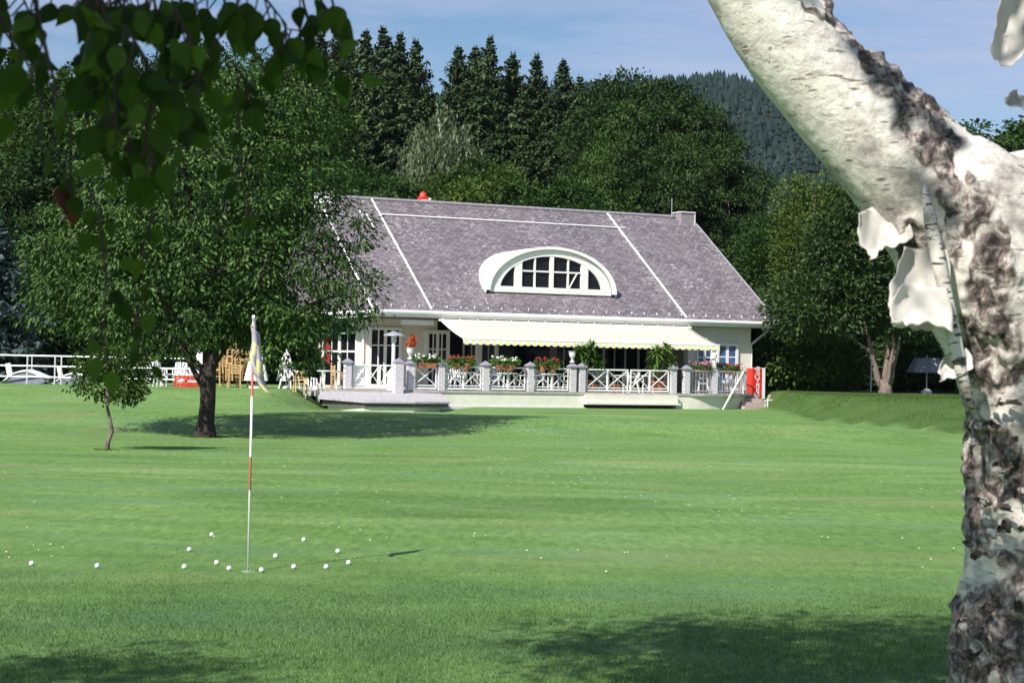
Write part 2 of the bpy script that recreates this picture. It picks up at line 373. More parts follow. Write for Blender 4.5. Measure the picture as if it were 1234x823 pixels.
g = npmesh('grass_ground', np.stack([GX, GY, GZ], -1).reshape(-1, 3), fc, lawn, smooth=True); tag(g, kind='structure')
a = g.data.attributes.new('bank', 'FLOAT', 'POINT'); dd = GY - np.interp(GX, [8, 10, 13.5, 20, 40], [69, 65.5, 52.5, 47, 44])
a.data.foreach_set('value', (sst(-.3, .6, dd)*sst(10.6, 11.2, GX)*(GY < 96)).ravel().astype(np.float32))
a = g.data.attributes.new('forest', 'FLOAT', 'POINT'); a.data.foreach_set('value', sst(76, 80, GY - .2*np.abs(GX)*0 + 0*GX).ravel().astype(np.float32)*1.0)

# ------------------------------------------------------------------ foliage helpers
def leaf_cards(pts, direc, nrm, L, W, fold=.25):
    """elongated leaf: two triangles-pairs folded on the midrib. pts base, direc tip direction, nrm up"""
    n = len(pts); side = np.cross(direc, nrm); side /= np.linalg.norm(side, axis=1, keepdims=True)+1e-9
    L = L.reshape(-1, 1); W = W.reshape(-1, 1)
    a = pts; b_ = pts+direc*L*.45+side*W*.5+nrm*W*fold; c_ = pts+direc*L; d_ = pts+direc*L*.45-side*W*.5+nrm*W*fold
    V = np.stack([a, b_, c_, d_], 1).reshape(-1, 3); i = np.arange(n)*4
    Fq = np.stack([np.stack([i, i+1, i+2], 1), np.stack([i, i+2, i+3], 1)], 1).reshape(-1, 3)
    return V, Fq
def unit(v): return v/(np.linalg.norm(v, axis=-1, keepdims=True)+1e-9)
def crown(ells, nclump, per, rad, leafL, leafW, seed, droop=.4, shell=.55, squash=.7, up=.5, ow=.5, nn=.45):
    """ells: list of (centre, radii); clumps near their surfaces, leaves in each clump"""
    r = np.random.default_rng(seed); cs = []; outs = []
    vols = np.array([e[1][0]*e[1][1]*e[1][2] for e in ells])**.8; vols /= vols.sum()
    while len(cs) < nclump:
        k = r.choice(len(ells), p=vols); c, R = np.array(ells[k][0]), np.array(ells[k][1])
        d = unit(r.normal(size=3)); rr = shell+(1-shell)*r.random()**.6
        if r.random() < .12: rr *= 1.08
        p = c+d*R*rr; cs.append(p); outs.append(unit(d/R*R.min()))
    cs = np.array(cs); outs = np.array(outs)
    n = nclump*per; C = np.repeat(cs, per, 0); Od = np.repeat(outs, per, 0)
    off = r.normal(size=(n, 3))*np.array([1, 1, squash])*rad*np.repeat(.6+.8*r.random(nclump), per)[:, None]*.6
    P = C+off
    dr = unit(Od*.6+unit(off)*.8+r.normal(size=(n, 3))*.35+np.array([0, 0, -droop]))
    nr = unit(Od*ow+np.array([0, 0, up])+r.normal(size=(n, 3))*nn); nr = unit(nr-dr*(nr*dr).sum(1, keepdims=True))
    Ls = leafL*(.7+.6*r.random(n)); Ws = leafW*(.7+.6*r.random(n))
    V, Fq = leaf_cards(P, dr, nr, Ls, Ws); return V, Fq, cs
def limb(mb, a, b, r0, r1, seed, bend=.12, n=6, seg=6):
    r = random.Random(seed); a, b = Vector(a), Vector(b); L = (b-a).length; pts = []; rs = []
    o = Vector((r.uniform(-1,1), r.uniform(-1,1), r.uniform(-.3,.6)))*L*bend
    for i in range(seg+1):
        t = i/seg; j = Vector((r.uniform(-1,1), r.uniform(-1,1), 0))*L*.015*(0 < i < seg)
        pts.append(a.lerp(b, t)+o*math.sin(PI*t)+j); rs.append(r0+(r1-r0)*t)
    mb.tube(pts, rs, n); return pts
def broad_tree(name, label, cat, ells, trunk_h, tr, nclump, per, rad, lL, lW, lmat, bmat, seed, nl=9, **kw):
    t = thing(name, label, cat); V, Fq, cs = crown(ells, nclump, per, rad, lL, lW, seed, **kw)
    npmesh('crown', V, Fq, lmat, t)
    mb = MB(); rr = random.Random(seed); top = Vector((0, 0, trunk_h))
    main = Vector(ells[0][0])+Vector((0, 0, ells[0][1][2]*.5))
    p = limb(mb, (0,0,-.3), top, tr*1.25, tr*.85, seed, .02, 9); limb(mb, top, main, tr*.8, tr*.15, seed+1, .05, 7)
    for k in range(nl):
        c = cs[rr.randrange(len(cs))]; s = top.lerp(main, rr.random()*.7); limb(mb, s, Vector(c), tr*.38, tr*.05, seed+k+2, .1, 5, 4)
    mb.build('trunk', bmat, t, True); return t
def spruce(name, label, h, R, seed, lmat, bare=.12, dens=1.0):
    r = np.random.default_rng(seed); t = thing(name, label, 'tree')
    P = []; D = []; Nn = []; Ls = []; Ws = []
    mb = MB(); mb.tube([(0,0,-.5), (0,0,h*.5), (0,0,h)], [h*.014, h*.009, .02], 7)
    z = h*bare
    while z < h*.995:
        f = (z-h*bare)/(h*(1-bare)); rl = R*(1-f)**.85*(.75+.5*r.random())+.12
        nb = int(9*dens)+r.integers(0, 4)
        for k in range(nb):
            az = r.random()*2*PI; bl = rl*(.6+.6*r.random()); d = np.array([math.cos(az), math.sin(az), 0]); sd = np.array([-d[1], d[0], 0])
            sl = .25-.55*(1-f)
            m = max(3, int(bl/.26))
            for j in range(m):
                s = (j+.6)/m; base = np.array([0,0,z])+d*bl*s+np.array([0,0,sl*bl*s+.18*bl*s*s])
                wd = .85*(1-s*.5)*min(1, bl*.6+.25)
                for q in (-1, 1):
                    P.append(base); D.append(unit(d*.7+sd*q*(.9)+np.array([0,0,-.2-.6*r.random()])+r.normal(size=3)*.25)); Nn.append(unit(np.array([0,0,1.])+r.normal(size=3)*.3)); Ls.append(wd*(.7+.5*r.random())); Ws.append(.26)
                P.append(base); D.append(unit(d*.25+np.array([0,0,-1])+r.normal(size=3)*.2)); Nn.append(unit(d+r.normal(size=3)*.3)); Ls.append(.45*(.6+.7*r.random())*min(1, bl)); Ws.append(.3)
        z += (.26+.008*h)*(.8+.4*r.random())*(1-.35*f)
    for k in range(5):
        P.append(np.array([0,0,h-.5])); D.append(unit(np.array([r.normal()*.25, r.normal()*.25, 1]))); Nn.append(unit(r.normal(size=3))); Ls.append(.8); Ws.append(.16)
    P, D, Nn = np.array(P), np.array(D), np.array(Nn); Nn = unit(Nn-D*(Nn*D).sum(1, keepdims=True))
    V, Fq = leaf_cards(P, D, Nn, np.array(Ls), np.array(Ws), .15); npmesh('crown', V, Fq, lmat, t)
    mb.build('trunk', greybark, t, True); return t

# ------------------------------------------------------------------ FOREST behind
def base_at(px, Y):           # ground point below a photo column at a depth
    p = at(px, 430, Y); return Vector((p.x, Y, tz(p.x, Y)))
def height_for(px, py, Y): p = at(px, py, Y); return p.z-tz(p.x, Y)
SPR = [(Proto(spruce('spruce_tree', 'x', 20, 4.6, 11, L_spruce)), 20), (Proto(spruce('spruce_tree', 'x', 20, 4.0, 12, L_spruce, .3)), 20), (Proto(spruce('spruce_tree', 'x', 20, 5.2, 13, L_spruce, .2, 1.1)), 20)]
ordn = ['first','second','third','fourth','fifth','sixth','seventh','eighth','ninth','tenth','eleventh','twelfth','thirteenth','fourteenth','fifteenth','sixteenth','seventeenth','eighteenth']
sky = [(404,18,150),(433,38,147),(454,33,152),(474,41,146),(493,48,150),(545,57,148),(566,58,152),(583,45,146),(611,65,149),(640,66,146),(672,73,150),(692,92,147)]
for i, (px, py, Y) in enumerate(sky):
    P_, h0 = SPR[(i*2+i//3) % 3]; hh = height_for(px, py, Y)
    P_.put(base_at(px, Y), random.random()*6, (hh/h0*random.uniform(.85, 1.1),)*2+(hh/h0,), '%s dark spruce from the left in the skyline row above the clubhouse roof' % ordn[i], 'skyline spruces above the roof')
lows = [(418,75,138),(442,85,136),(466,92,139),(486,100,137),(508,105,140),(535,110,137),(556,100,140),(575,104,136),(598,105,139),(625,112,137),(655,118,139),(683,128,137),(410,120,128),(600,150,127),(625,165,126),(650,150,128),(585,175,124)]
for i, (px, py, Y) in enumerate(lows):
    P_, h0 = SPR[(i+1) % 3]; hh = height_for(px, py, Y)
    P_.put(base_at(px, Y), random.random()*6, (hh/h0*1.1,)*2+(hh/h0,), 'dark spruce packed in the forest below the skyline row and behind the clubhouse', 'inner forest spruces')
lefts = [(5,55,150,'leftmost'),(36,66,150,'second from left'),(70,80,145,'third from left'),(300,62,148,'first of four right of'),(328,52,146,'second of four right of'),(352,46,150,'third of four right of'),(378,40,147,'last of four right of')]
for i, (px, py, Y, w_) in enumerate(lefts):
    P_, h0 = SPR[i % 3]; hh = height_for(px, py, Y)
    P_.put(base_at(px, Y), random.random()*6, (hh/h0,)*3, 'tall dark skyline spruce, %s the big cherry tree' % (w_.replace('right of','above the right side of') if 'right' in w_ else w_+', above the left side of'), 'skyline spruces above the cherry tree')
def bt(seed, kind):
    R = random.Random(seed); e = [((0,0,7.2), (2.1,2.1,4.2)), ((0,0,12.2), (1.5,1.5,1.1))]
    for k in range(14):
        a_ = k*2.4+R.random()*.6; zz = 3.4+8.2*k/13; rr_ = 2.9*math.sin(PI*min(1, .18+.72*(zz-3)/10.5)) + .2
        e.append(((rr_*math.cos(a_), rr_*math.sin(a_), zz), (R.uniform(1.05,1.6),)*2+(R.uniform(.8,1.2),)))
    mats = {'d': L_dark, 'm': L_mid, 'l': L_lime}
    return Proto(broad_tree('broadleaf_tree', 'x', 'tree', e, 3, .28, 420, 60, .62, .27, .17, mats[kind], palebark, seed, 14, droop=.3, shell=.8, squash=.5, ow=1.1, nn=.35))
BT = {k: [bt(21+i*5+j, k) for j in range(2)] for i, k in enumerate('dml')}
BH = 13.2
btl = [ # px, top y, Y, kind, width factor, label, group
 (722,103,135,'d',.7,'dark round-topped tree just right of the skyline spruces',None),
 (752,94,132,'d',.75,'tallest dark leafy tree above the ridge right of the round dormer window',None),
 (785,103,130,'d',.7,'dark leafy tree just right of the tallest leafy one above the roof',None),
 (818,108,128,'d',.75,'dark leafy tree standing above the right end of the roof',None),
 (848,132,124,'d',.65,'dark leafy tree left of the far blue hill, above the right roof slope',None),
 (872,168,118,'d',.7,'lower dark leafy tree at the foot of the far hill',None),
 (915,262,100,'d',.9,'dark tree behind the right edge of the roof slope',None),
 (415,195,104,'m',.9,None,1),(448,208,100,'m',.9,None,1),(485,214,97,'m',.9,None,1),(390,215,96,'l',.9,None,1),
 (515,222,97,'l',.7,None,1),(570,196,108,'m',.9,None,1),(600,205,102,'l',1.0,None,1),(560,218,98,'l',.9,None,1),(628,214,99,'m',1.0,None,1),(680,222,98,'m',1.0,None,1),(725,228,100,'m',.9,None,1),
 (100,80,112,'m',.85,'bright green leafy tree rising behind the left side of the cherry tree',None),
 (30,130,118,'m',.85,'mid green leafy tree at the far left beyond the fence',None),
 (150,78,118,'d',.8,None,2),(195,70,119,'d',.8,None,2),(235,62,120,'d',.8,None,2),(280,84,116,'m',.8,None,2),(318,98,114,'m',.8,None,2),(358,110,112,'m',.8,None,2),(60,180,100,'d',1.2,None,2),(0,210,96,'d',1.2,None,2),(120,230,96,'d',1.2,None,2),(180,240,97,'d',1.2,None,2),(240,240,98,'d',1.1,None,2),(300,240,99,'d',1.1,None,2),(350,230,98,'m',1.1,None,2),
 (-30,250,86,'d',1.1,None,2),(60,300,84,'d',1.2,None,2),(130,310,86,'d',1.2,None,2),(200,300,87,'d',1.2,None,2),(265,310,90,'d',1.2,None,2),
 (930,262,101,'d',1.0,None,3),(965,250,98,'d',1.1,None,3),(1065,190,104,'d',1.2,None,3),(1120,180,106,'d',1.3,None,3),(1010,230,100,'d',1.1,None,3),
 (1180,150,112,'m',1.3,'green treetop showing above the right-hand fork of the birch',None),(1225,152,114,'l',1.2,'green treetop at the right edge above the birch fork',None),
 (940,330,92,'d',.9,None,3),(1000,330,92,'d',1.0,None,3),(1070,330,94,'d',1.0,None,3),(1130,330,96,'d',1.0,None,3),(1190,300,98,'d',1.1,None,3),(1250,300,98,'d',1.1,None,3),
]
GL = [('dark leafy tree in the wood behind the right half of the clubhouse roof','dark trees behind the roof'),('light green bushy tree just behind the ridge, left of the dark wood','green trees behind the ridge'),('leafy tree in the wood behind the cherry tree and the pipe fence','trees behind the cherry tree'),('dark tree in the wood right of the clubhouse','trees right of the clubhouse')]
prof = lambda x: float(np.interp(x, [-60,0,60,150,250,350,400,500,600,660,690,720,745,820,848,872,900,930,1100,1165,1300], [150,140,110,90,80,125,190,200,185,165,135,110,100,112,140,175,220,265,215,190,160]))
rb = random.Random(77)
for Yr, off, stp_ in ((127,24,40),(119,55,42),(111,88,44)):
    px = -50+rb.uniform(0,20)
    while px < 1320:
        if not (380 < px < 650 and Yr > 112) and not (900 < px < 1040 and Yr > 112):
            ty = prof(px)+off*rb.uniform(.7,1.25); gi_ = 2 if px < 390 else 1 if px < 640 else 0 if px < 900 else 3
            if ty < (215 if px < 900 else 300): btl.append((px, ty, Yr+rb.uniform(-3,3), rb.choice('ddm') if px < 640 else rb.choice('dddm'), rb.uniform(.65,.85), None, gi_))
        px += stp_*rb.uniform(.8,1.25)
for i, (px, py, Y, k, wf, lab, gi) in enumerate(btl):
    hh = height_for(px, py, Y); s = hh/BH; P_ = BT[k][i % 2]; sw = max(s, .55)*wf
    P_.put(base_at(px, Y), random.random()*6, (sw*.95, sw*.95, s), lab or GL[gi][0], GL[gi][1] if gi is not None else None)
# low dark shrubs closing the view under the trees
def bush_proto(name, seed, mat, n=170, cat='bush'):
    R = random.Random(seed); e = [((0,0,1.3), (1.6,1.3,1.2))]+[((R.uniform(-1.1,1.1), R.uniform(-.8,.8), R.uniform(.6,2.1)), (.8,.8,.7)) for _ in range(4)]
    t = broad_tree(name, 'x', cat, e, .5, .06, n, 20, .32, .2, .12, mat, palebark, seed, 8, shell=.5); return Proto(t)
BU = [bush_proto('shrub', 51, L_dark), bush_proto('shrub', 52, L_mid)]
for px in range(-60, 400, 34):
    Y = random.uniform(78, 82); s = random.uniform(1.3, 1.9)
    BU[0].put(base_at(px, Y), random.random()*6, (s*1.2, s, s), 'dark shrub in the hedge line behind the pipe fence and cherry tree', 'shrubs behind the pipe fence')
for px in range(925, 1330, 30):
    Y = random.uniform(84, 90) ; s = random.uniform(1.2, 2.0)
    BU[0].put(base_at(px, Y), random.random()*6, (s*1.2, s, s), 'dark shrub under the trees at the top of the right-hand bank', 'shrubs under the right-hand trees')
for k_, (px, Y, s, l) in enumerate([(952, 79.5, 1.1, 'low green shrub right of the rhododendron at the foot of the trees'), (985, 79, 1.0, 'low green shrub in front of the dark hedge between rhododendron and multi-stemmed tree'), (1010, 80, .9, 'low green shrub just left of the multi-stemmed tree')]):
    BU[1].put(base_at(px, Y), k_*1.3, s, l)
# pale weeping birch in the wood
t = thing('weeping_tree', 'pale drooping birch with white stems in the wood above the roof', 'tree', base_at(528, 112))
hh = height_for(528, 116, 112); r = np.random.default_rng(5)
P = []; D = []; 
for k in range(1300):
    a_ = r.random()*2*PI; rr = 3.7*math.sqrt(r.random()); z0 = hh*(.98-.33*(rr/3.6)**2)-r.random()*hh*.28; x0, y0 = rr*math.cos(a_), rr*math.sin(a_)
    ln = r.uniform(1.0, 3.6)
    for j in range(9):
        P.append((x0+r.normal()*.09, y0+r.normal()*.09, z0-ln*j/9)); D.append((r.normal()*.3, r.normal()*.3, -1))
P = np.array(P); D = unit(np.array(D)); Nn = unit(r.normal(size=P.shape)); Nn = unit(Nn-D*(Nn*D).sum(1, keepdims=True))
V, Fq = leaf_cards(P, D, Nn, np.full(len(P), .42), np.full(len(P), .14)); npmesh('crown', V, Fq, L_pale, t)
mb = MB(); mb.tube([(0,0,-.3), (.3,0,hh*.4), (.1,0,hh*.75), (-.4,0,hh*.95)], [.2,.16,.1,.03], 7)
for k in range(9):
    a_ = k*.7; limb(mb, (.2,0,hh*(.45+.04*k)), (2.3*math.cos(a_), 2*math.sin(a_)-.3, hh*(.66+.02*k)), .06, .012, k, .25)
mb.build('trunk', simple('white_stem', (.42,.39,.35), .8, .25, 6), t, True)
# far hill wood : one mass of small conifers
r = np.random.default_rng(9); n = 30000
xs_ = r.uniform(-330, 620, n); ys_ = r.uniform(700, 1200, n); zs_ = terr(xs_, ys_)
hh_ = 4+7*r.random(n)**1.5; rw = hh_*r.uniform(.2, .34, n)
V = []; K = 6
ang = np.arange(K)*2*PI/K
ring1 = np.stack([np.cos(ang), np.sin(ang), np.zeros(K)], 1)
Vt = np.zeros((n, 2*K+2, 3)); 
for k in range(K):
    jr = r.uniform(.75, 1.25, n)
    Vt[:, k] = np.stack([xs_+rw*jr*math.cos(ang[k]), ys_+rw*jr*math.sin(ang[k]), zs_+hh_*.05], 1)
    Vt[:, K+k] = np.stack([xs_+rw*.72*jr*math.cos(ang[k]+.5), ys_+rw*.72*jr*math.sin(ang[k]+.5), zs_+hh_*.4], 1)
Vt[:, 2*K] = np.stack([xs_, ys_, zs_+hh_*.62], 1); Vt[:, 2*K+1] = np.stack([xs_, ys_, zs_+hh_], 1)
tri = [(k, (k+1) % K, 2*K) for k in range(K)]+[(K+k, K+(k+1) % K, 2*K+1) for k in range(K)]
Fa = (np.arange(n)[:, None, None]*(2*K+2)+np.array(tri)[None]).reshape(-1, 3)
o = npmesh('distant_wood', Vt.reshape(-1, 3), Fa, leafmat('distant_needles', (.008, .02, .018), (.024, .044, .036), 0, .9, .1)); tag(o, kind='stuff')

# ------------------------------------------------------------------ CLUBHOUSE
house = thing('clubhouse', 'cream clubhouse with long grey slate roof and arched dormer above the terrace', 'clubhouse', tuple(HO), TH)
# local coordinates: x=u, y=-w
EV, EZ, RW, RZ, UL, UR = 1.6, 3.9, -6.5, 9.15, -6.98, 12.47
def roofz(w): return EZ+(EV-w)/(EV-RW)*(RZ-EZ)
rise = math.hypot(EV-RW, RZ-EZ)
me = bpy.data.meshes.new('roof'); th_ = .14
def slopev(w, dz=0): return (w, roofz(w)+dz if w > RW else RZ-(RW-w)*(RZ-EZ)/(EV-RW)+dz)
REAR = 2*RW-EV
vs = [(UL,-EV,EZ),(UR,-EV,EZ),(UR,-RW,RZ),(UL,-RW,RZ),(UR,-REAR,EZ),(UL,-REAR,EZ)]
vs2 = [(x,y,z-th_) for x,y,z in vs]; n6 = 6
fs = [(0,1,2,3),(3,2,4,5),(9,8,7,6),(11,10,8,9),(0,6,7,1),(1,7,8,2),(2,8,10,4),(4,10,11,5),(5,11,9,3),(3,9,6,0)]
me.from_pydata(vs+vs2, [], fs); uvl = me.uv_layers.new(name='UV')
for p in me.polygons:
    for li in p.loop_indices:
        v_ = me.vertices[me.loops[li].vertex_index].co; uvl.data[li].uv = (v_.x, (v_.y+EV)*rise/(EV-RW))
roof = link('roof', me, roofm, house)
# tile-hung left gable face
def gable(u0, u1, name, mat, top=-.16):
    me = bpy.data.meshes.new(name); a_, b2, c_ = (-EV+.25, EZ-.22), (-RW, RZ-.3), (-REAR-.25, EZ-.22)
    V = [(u0,*a_),(u0,*b2),(u0,*c_),(u1,*a_),(u1,*b2),(u1,*c_)]
    me.from_pydata(V, [], [(0,1,2),(3,5,4),(0,3,4,1),(1,4,5,2),(2,5,3,0)]); uvl = me.uv_layers.new(name='UV')
    for p in me.polygons:
        for li in p.loop_indices: v_ = me.vertices[me.loops[li].vertex_index].co; uvl.data[li].uv = (v_.y, v_.z)
    return link(name, me, mat, house)
tag(gable(UL+.06, UL+.25, 'gable_cladding', roofm), 'sunlit pinkish slate cladding of the left gable')
gable(UR-.25, UR-.06, 'gable_cladding', roofm)
# soffit, fascia, gutters
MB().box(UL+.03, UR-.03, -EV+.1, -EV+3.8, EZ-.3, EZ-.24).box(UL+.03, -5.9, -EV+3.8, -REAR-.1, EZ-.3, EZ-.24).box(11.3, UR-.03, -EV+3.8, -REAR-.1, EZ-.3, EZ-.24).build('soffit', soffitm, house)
MB().box(UL, UR, -EV-.02, -EV+.06, EZ-.3, EZ-.15).build('fascia', white, house)
g_ = MB(); g_.tube([(UL-.1,-EV-.09,EZ-.1),(UR+.1,-EV-.09,EZ-.1)], .085, 8); gut = g_.build('gutter', whiteplastic, house)
MB().tube([(UL-.06,-EV,EZ-.12),(UL-.06,-REAR,EZ-.12)], .085, 8).box(UL-.01, UL+.05, -EV+.02, -REAR, EZ-.32, EZ-.14).build('gutter', whiteplastic, house)
MB().tube([(UR+.06,-EV,EZ-.12),(UR+.06,-REAR,EZ-.12)], .06, 8).build('gutter', whiteplastic, house)
# verge strips, lightning conductors, snow guard studs
r3 = .03
MB().tube([(UL+.04,-EV,EZ+.03),(UL+.04,-RW,RZ+.04)], .05, 6).build('verge_strip', whiteplastic, house)
MB().tube([(UR-.04,-EV,EZ+.03),(UR-.04,-RW,RZ+.04)], .03, 6).build('verge_strip', metal, house)
cw = 1.25
for ul_ in (-4.35, 7.72): MB().tube([(ul_,-EV,EZ+.05),(ul_,-RW,RZ+.05)], .045, 6).build('metal_strip', whiteplastic, house)
MB().tube([(-5.0,-RW-1.2,roofz(RW+1.2)+.05),(-5.0,-RW-2.5,roofz(RW+2.5)+.05)], .03, 5).tube([(-5.25,-RW-1.0,roofz(RW+1.0)+.05),(-5.25,-RW-1.9,roofz(RW+1.9)+.05)], .03, 5).build('metal_strip', whiteplastic, house)
MB().tube([(-4.35,-RW-cw,roofz(RW+cw)+.05),(8.1,-RW-cw,roofz(RW+cw)+.05)], .04, 6).build('metal_strip', whiteplastic, house)
MB().tube([(UL,-RW,RZ+.03),(UR,-RW,RZ+.03)], .09, 8).build('ridge_cap', simple('ridge_grey', (.3,.27,.31), .7, .2, 5), house)
mb = MB(); u_ = UL+.3
while u_ < UR:
    MB().box(u_-.01, u_+.01, -EV+.2, -EV+.26, roofz(EV-.2)-.02, roofz(EV-.2)+.1).build('snow_guard', whiteplastic, roof); u_ += .62
# ridge chimneys
ch = MB(); ch.box(11.55, 12.3, -RW-.55, -RW+.35, RZ-.6, RZ+.22); c1 = ch.build('chimney', simple('weathered_chimney_slate', (.3,.26,.28), .7, .2, 6), roof)
c1['label'] = 'low slate-clad box chimney at the right end of the ridge'
MB().box(12.3, 12.33, -RW-.58, -RW+.38, RZ-.6, RZ+.25).box(11.5, 12.33, -RW-.6, -RW+.4, RZ+.22, RZ+.27).build('chimney_flashing', whiteplastic, roof)
MB().box(UL+.02, UL+.6, -RW-.5, -RW+.35, RZ-.5, RZ+.2).build('chimney', white, roof)
mb = MB().tube([(11.2,-RW-.2,RZ),(11.2,-RW-.2,RZ+.9)], .02, 5); mb.build('aerial', metal, roof)
uc = hu(512, -7.2, 240)
c2 = MB().box(uc-.24, uc+.14, -RW+.6, -RW+1.05, RZ-.6, RZ+.34).lathe([(.2,.3),(.16,.5),(.1,.55),(.05,.6)], (uc-.05,-RW+.82,RZ), 10).build('chimney', redp, roof); c2['label'] = 'small orange-red chimney top peeping over the ridge'
MB().box(uc+.142, uc+.27, -RW+.6, -RW+1.05, RZ-.6, RZ+.3).box(uc-.24,uc+.1,-RW+.58,-RW+.597,RZ+.12,RZ+.2).build('chimney_flashing', whiteplastic, roof)
# arched dormer
WD = .55; uc, hw, zb = 1.72, 3.12, 4.93; ht = 1.98
zb = roofz(WD)+.02+.34*0+.0
zb = 4.9; 
def arch(k, n=24, s=1.0, dz=0): 
    a_ = PI*k/n; return uc-hw*s*math.cos(a_), zb+ht*s*math.sin(a_)+dz
nA = 28
WD = EV-(zb-EZ)/(RZ-EZ)*(EV-RW)+.02      # where the sill meets the slope
mb = MB(); V = []
for k in range(nA+1):
    x, z = arch(k, nA); back = (z-EZ)/(RZ-EZ)*(EV-RW)-EV+.12       # y where roof has that height
    V += [(x, -WD-.28, z), (x, back+.25, z), (x, back+.25, z-.1), (x, -WD-.28, z-.1)]
F_ = []
for k in range(nA):
    a_, b2 = 4*k, 4*k+4
    for j in range(4): F_.append((a_+j, b2+j, b2+(j+1) % 4, a_+(j+1) % 4))
mb.add(V, F_); dorm = mb.build('dormer_roof', white, house, True)
dorm['label'] = 'curved white sheet roof over the arched dormer'
wy = -WD-.1
def archring(s0, s1, y0, y1, base=0):
    m = MB(); V = []; F_ = []
    for k in range(nA+1):
        xa, za = arch(k, nA, s0); xb, zb2 = arch(k, nA, s1); V += [(xa,y0,za),(xb,y0,zb2),(xb,y1,zb2),(xa,y1,za)]
    for k in range(nA):
        for j in range(4): a_, b2 = 4*k, 4*k+4; F_.append((a_+j, b2+j, b2+(j+1) % 4, a_+(j+1) % 4))
    m.add(V, F_); return m
dw = archring(1.005, .94, wy-.22, wy-.1); dw.build('dormer_trim', white, house)
grey = simple('grey_seam', (.4,.4,.4), .7, .1, 5)
archring(.94, .925, wy-.16, wy-.06).build('dormer_trim', grey, house)
fr = archring(.93, .79, wy-.1, wy+.08)
fr.box(uc-hw*.93, uc+hw*.93, wy-.11, wy+.09, zb-.06, zb+.2)
for xx in (-.5, .5): fr.box(uc+xx*hw*1.02-.17, uc+xx*hw*1.02+.17, wy-.09, wy+.07, zb+.2, zb+ht*.8)
fr.box(uc-.09, uc+.09, wy-.085, wy+.065, zb+.2, zb+ht*.85)
for xx in (-1, 1):
    fr.box(uc+xx*.8-.035, uc+xx*.8+.035, wy-.07, wy+.05, zb+.2, zb+ht*.76)
fr.box(uc-hw*.45, uc+hw*.45, wy-.065, wy+.045, zb+.86, zb+.93)
fr.bar((uc+.85,wy-.05,zb+.2), (uc+1.22,wy-.05,zb+.86), .05)
dwin = fr.build('arched_window', white, house)
m = MB(); poly = [arch(k, nA, .86) for k in range(nA+1)]
m.add([(x, wy+.02, z) for x, z in poly]+[(x, wy+.05, z) for x, z in poly], [tuple(range(nA+1)), tuple(range(nA+1, 2*nA+2))[::-1]]); m.build('pane', glass, dwin)
# white fill panels at both ends of the arch
# walls
FL = .65
def wallbox(x0, x1, w0, w1, z0, z1, mat=cream, name='wall'): return MB().box(x0, x1, -w0, -w1, z0, z1).build(name, mat, house)
wallbox(-6.03, -5.83, -2.0, -13.0, -.2, EZ-.31)        # left wall
wallbox(-5.83, -2.7, -2.0, -2.2, -.2, EZ-.31)
wallbox(8.15, 11.4, 1.0, .8, -.2, EZ-.31)
wallbox(11.2, 11.4, .8, -13.0, -.2, EZ-.31)
wallbox(7.95, 8.15, 1.0, -2.6, -.2, EZ-.31, simple('shaded_render', (.33,.3,.27), .85, .1, 3))  # side wall of the bay: shade is put into this darker render colour
wallbox(-2.9, -2.7, -2.2, -2.9, -.2, EZ-.31)
wallbox(-5.83, 11.2, -13.0, -12.8, -.2, EZ-.31)
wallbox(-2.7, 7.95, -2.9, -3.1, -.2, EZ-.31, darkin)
# lintel beam behind awning
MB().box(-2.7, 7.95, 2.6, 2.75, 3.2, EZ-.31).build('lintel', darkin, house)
# windows & doors
def window(x0, x1, z0, z1, w, cols, hbars, mat=glass, fw=.09, sash=True, name='window', par=None, face='front'):
    y = -w; m = MB()
    def B(a, b2, c_, d_, off): m.box(a, b2, y-off, y+.06, c_, d_)
    B(x0-fw, x0, z0-fw, z1+fw, .05); B(x1, x1+fw, z0-fw, z1+fw, .05); B(x0, x1, z1, z1+fw, .05); B(x0, x1, z0-fw, z0, .05)
    for i in range(1, cols):
        xx = x0+(x1-x0)*i/cols; t_ = .07 if (cols % 2 == 0 and i == cols//2 and sash) else .028; B(xx-t_, xx+t_, z0, z1, .035)
    for hz in hbars: B(x0, x1, z0+(z1-z0)*hz-.025, z0+(z1-z0)*hz+.025, .03)
    o = m.build(name, white, house if par is None else par)
    MB().box(x0, x1, y-.012, y+.01, z0, z1).build('pane', mat, o); return o
a0, a1 = hu(447, -1.95), hu(480, -1.95)
window(a0, a1, .75, 3.1, -1.95, 4, (.72,), fw=.12)
a0, a1 = hu(516, -1.95), hu(537, -1.95)
window(a0, a1, .75, 3.0, -1.95, 4, (.7,), name='door', fw=.16)
a0, a1 = hu(841, 1.05), hu(856, 1.05); window(a0, a1, 1.2, 2.7, 1.05, 2, (.68,), glassb)
a0, a1 = hu(866, 1.05), hu(886, 1.05); window(a0, a1, 1.2, 2.75, 1.05, 2, (.68,), glassb, fw=.13)
# veranda glazing posts under the awning
for px0, px1, c_ in ((559,576,2),(579,597,2),(600,664,1),(668,690,2),(728,752,2),(770,800,2)):
    a0, a1 = hu(px0, -2.85), hu(px1, -2.85); window(a0, a1, .7, 3.3, -2.85, c_, (.72,) if c_ > 1 else (), fw=.08, sash=False, name='glazed_door')
for px in (577,): 
    a0 = hu(px, -1); MB().box(a0-.12, a0+.12, .95, 1.15, FL, EZ-.31).build('veranda_post', white, house)
a0 = hu(598, -1); MB().box(a0-.07, a0+.07, .95, 1.1, FL, EZ-.31).build('veranda_post', white, house)
a0 = hu(667, -1); MB().box(a0-.12, a0+.12, .95, 1.15, FL, EZ-.31).build('veranda_post', simple('brown_post', (.3,.26,.26), .7, .1, 5), house)
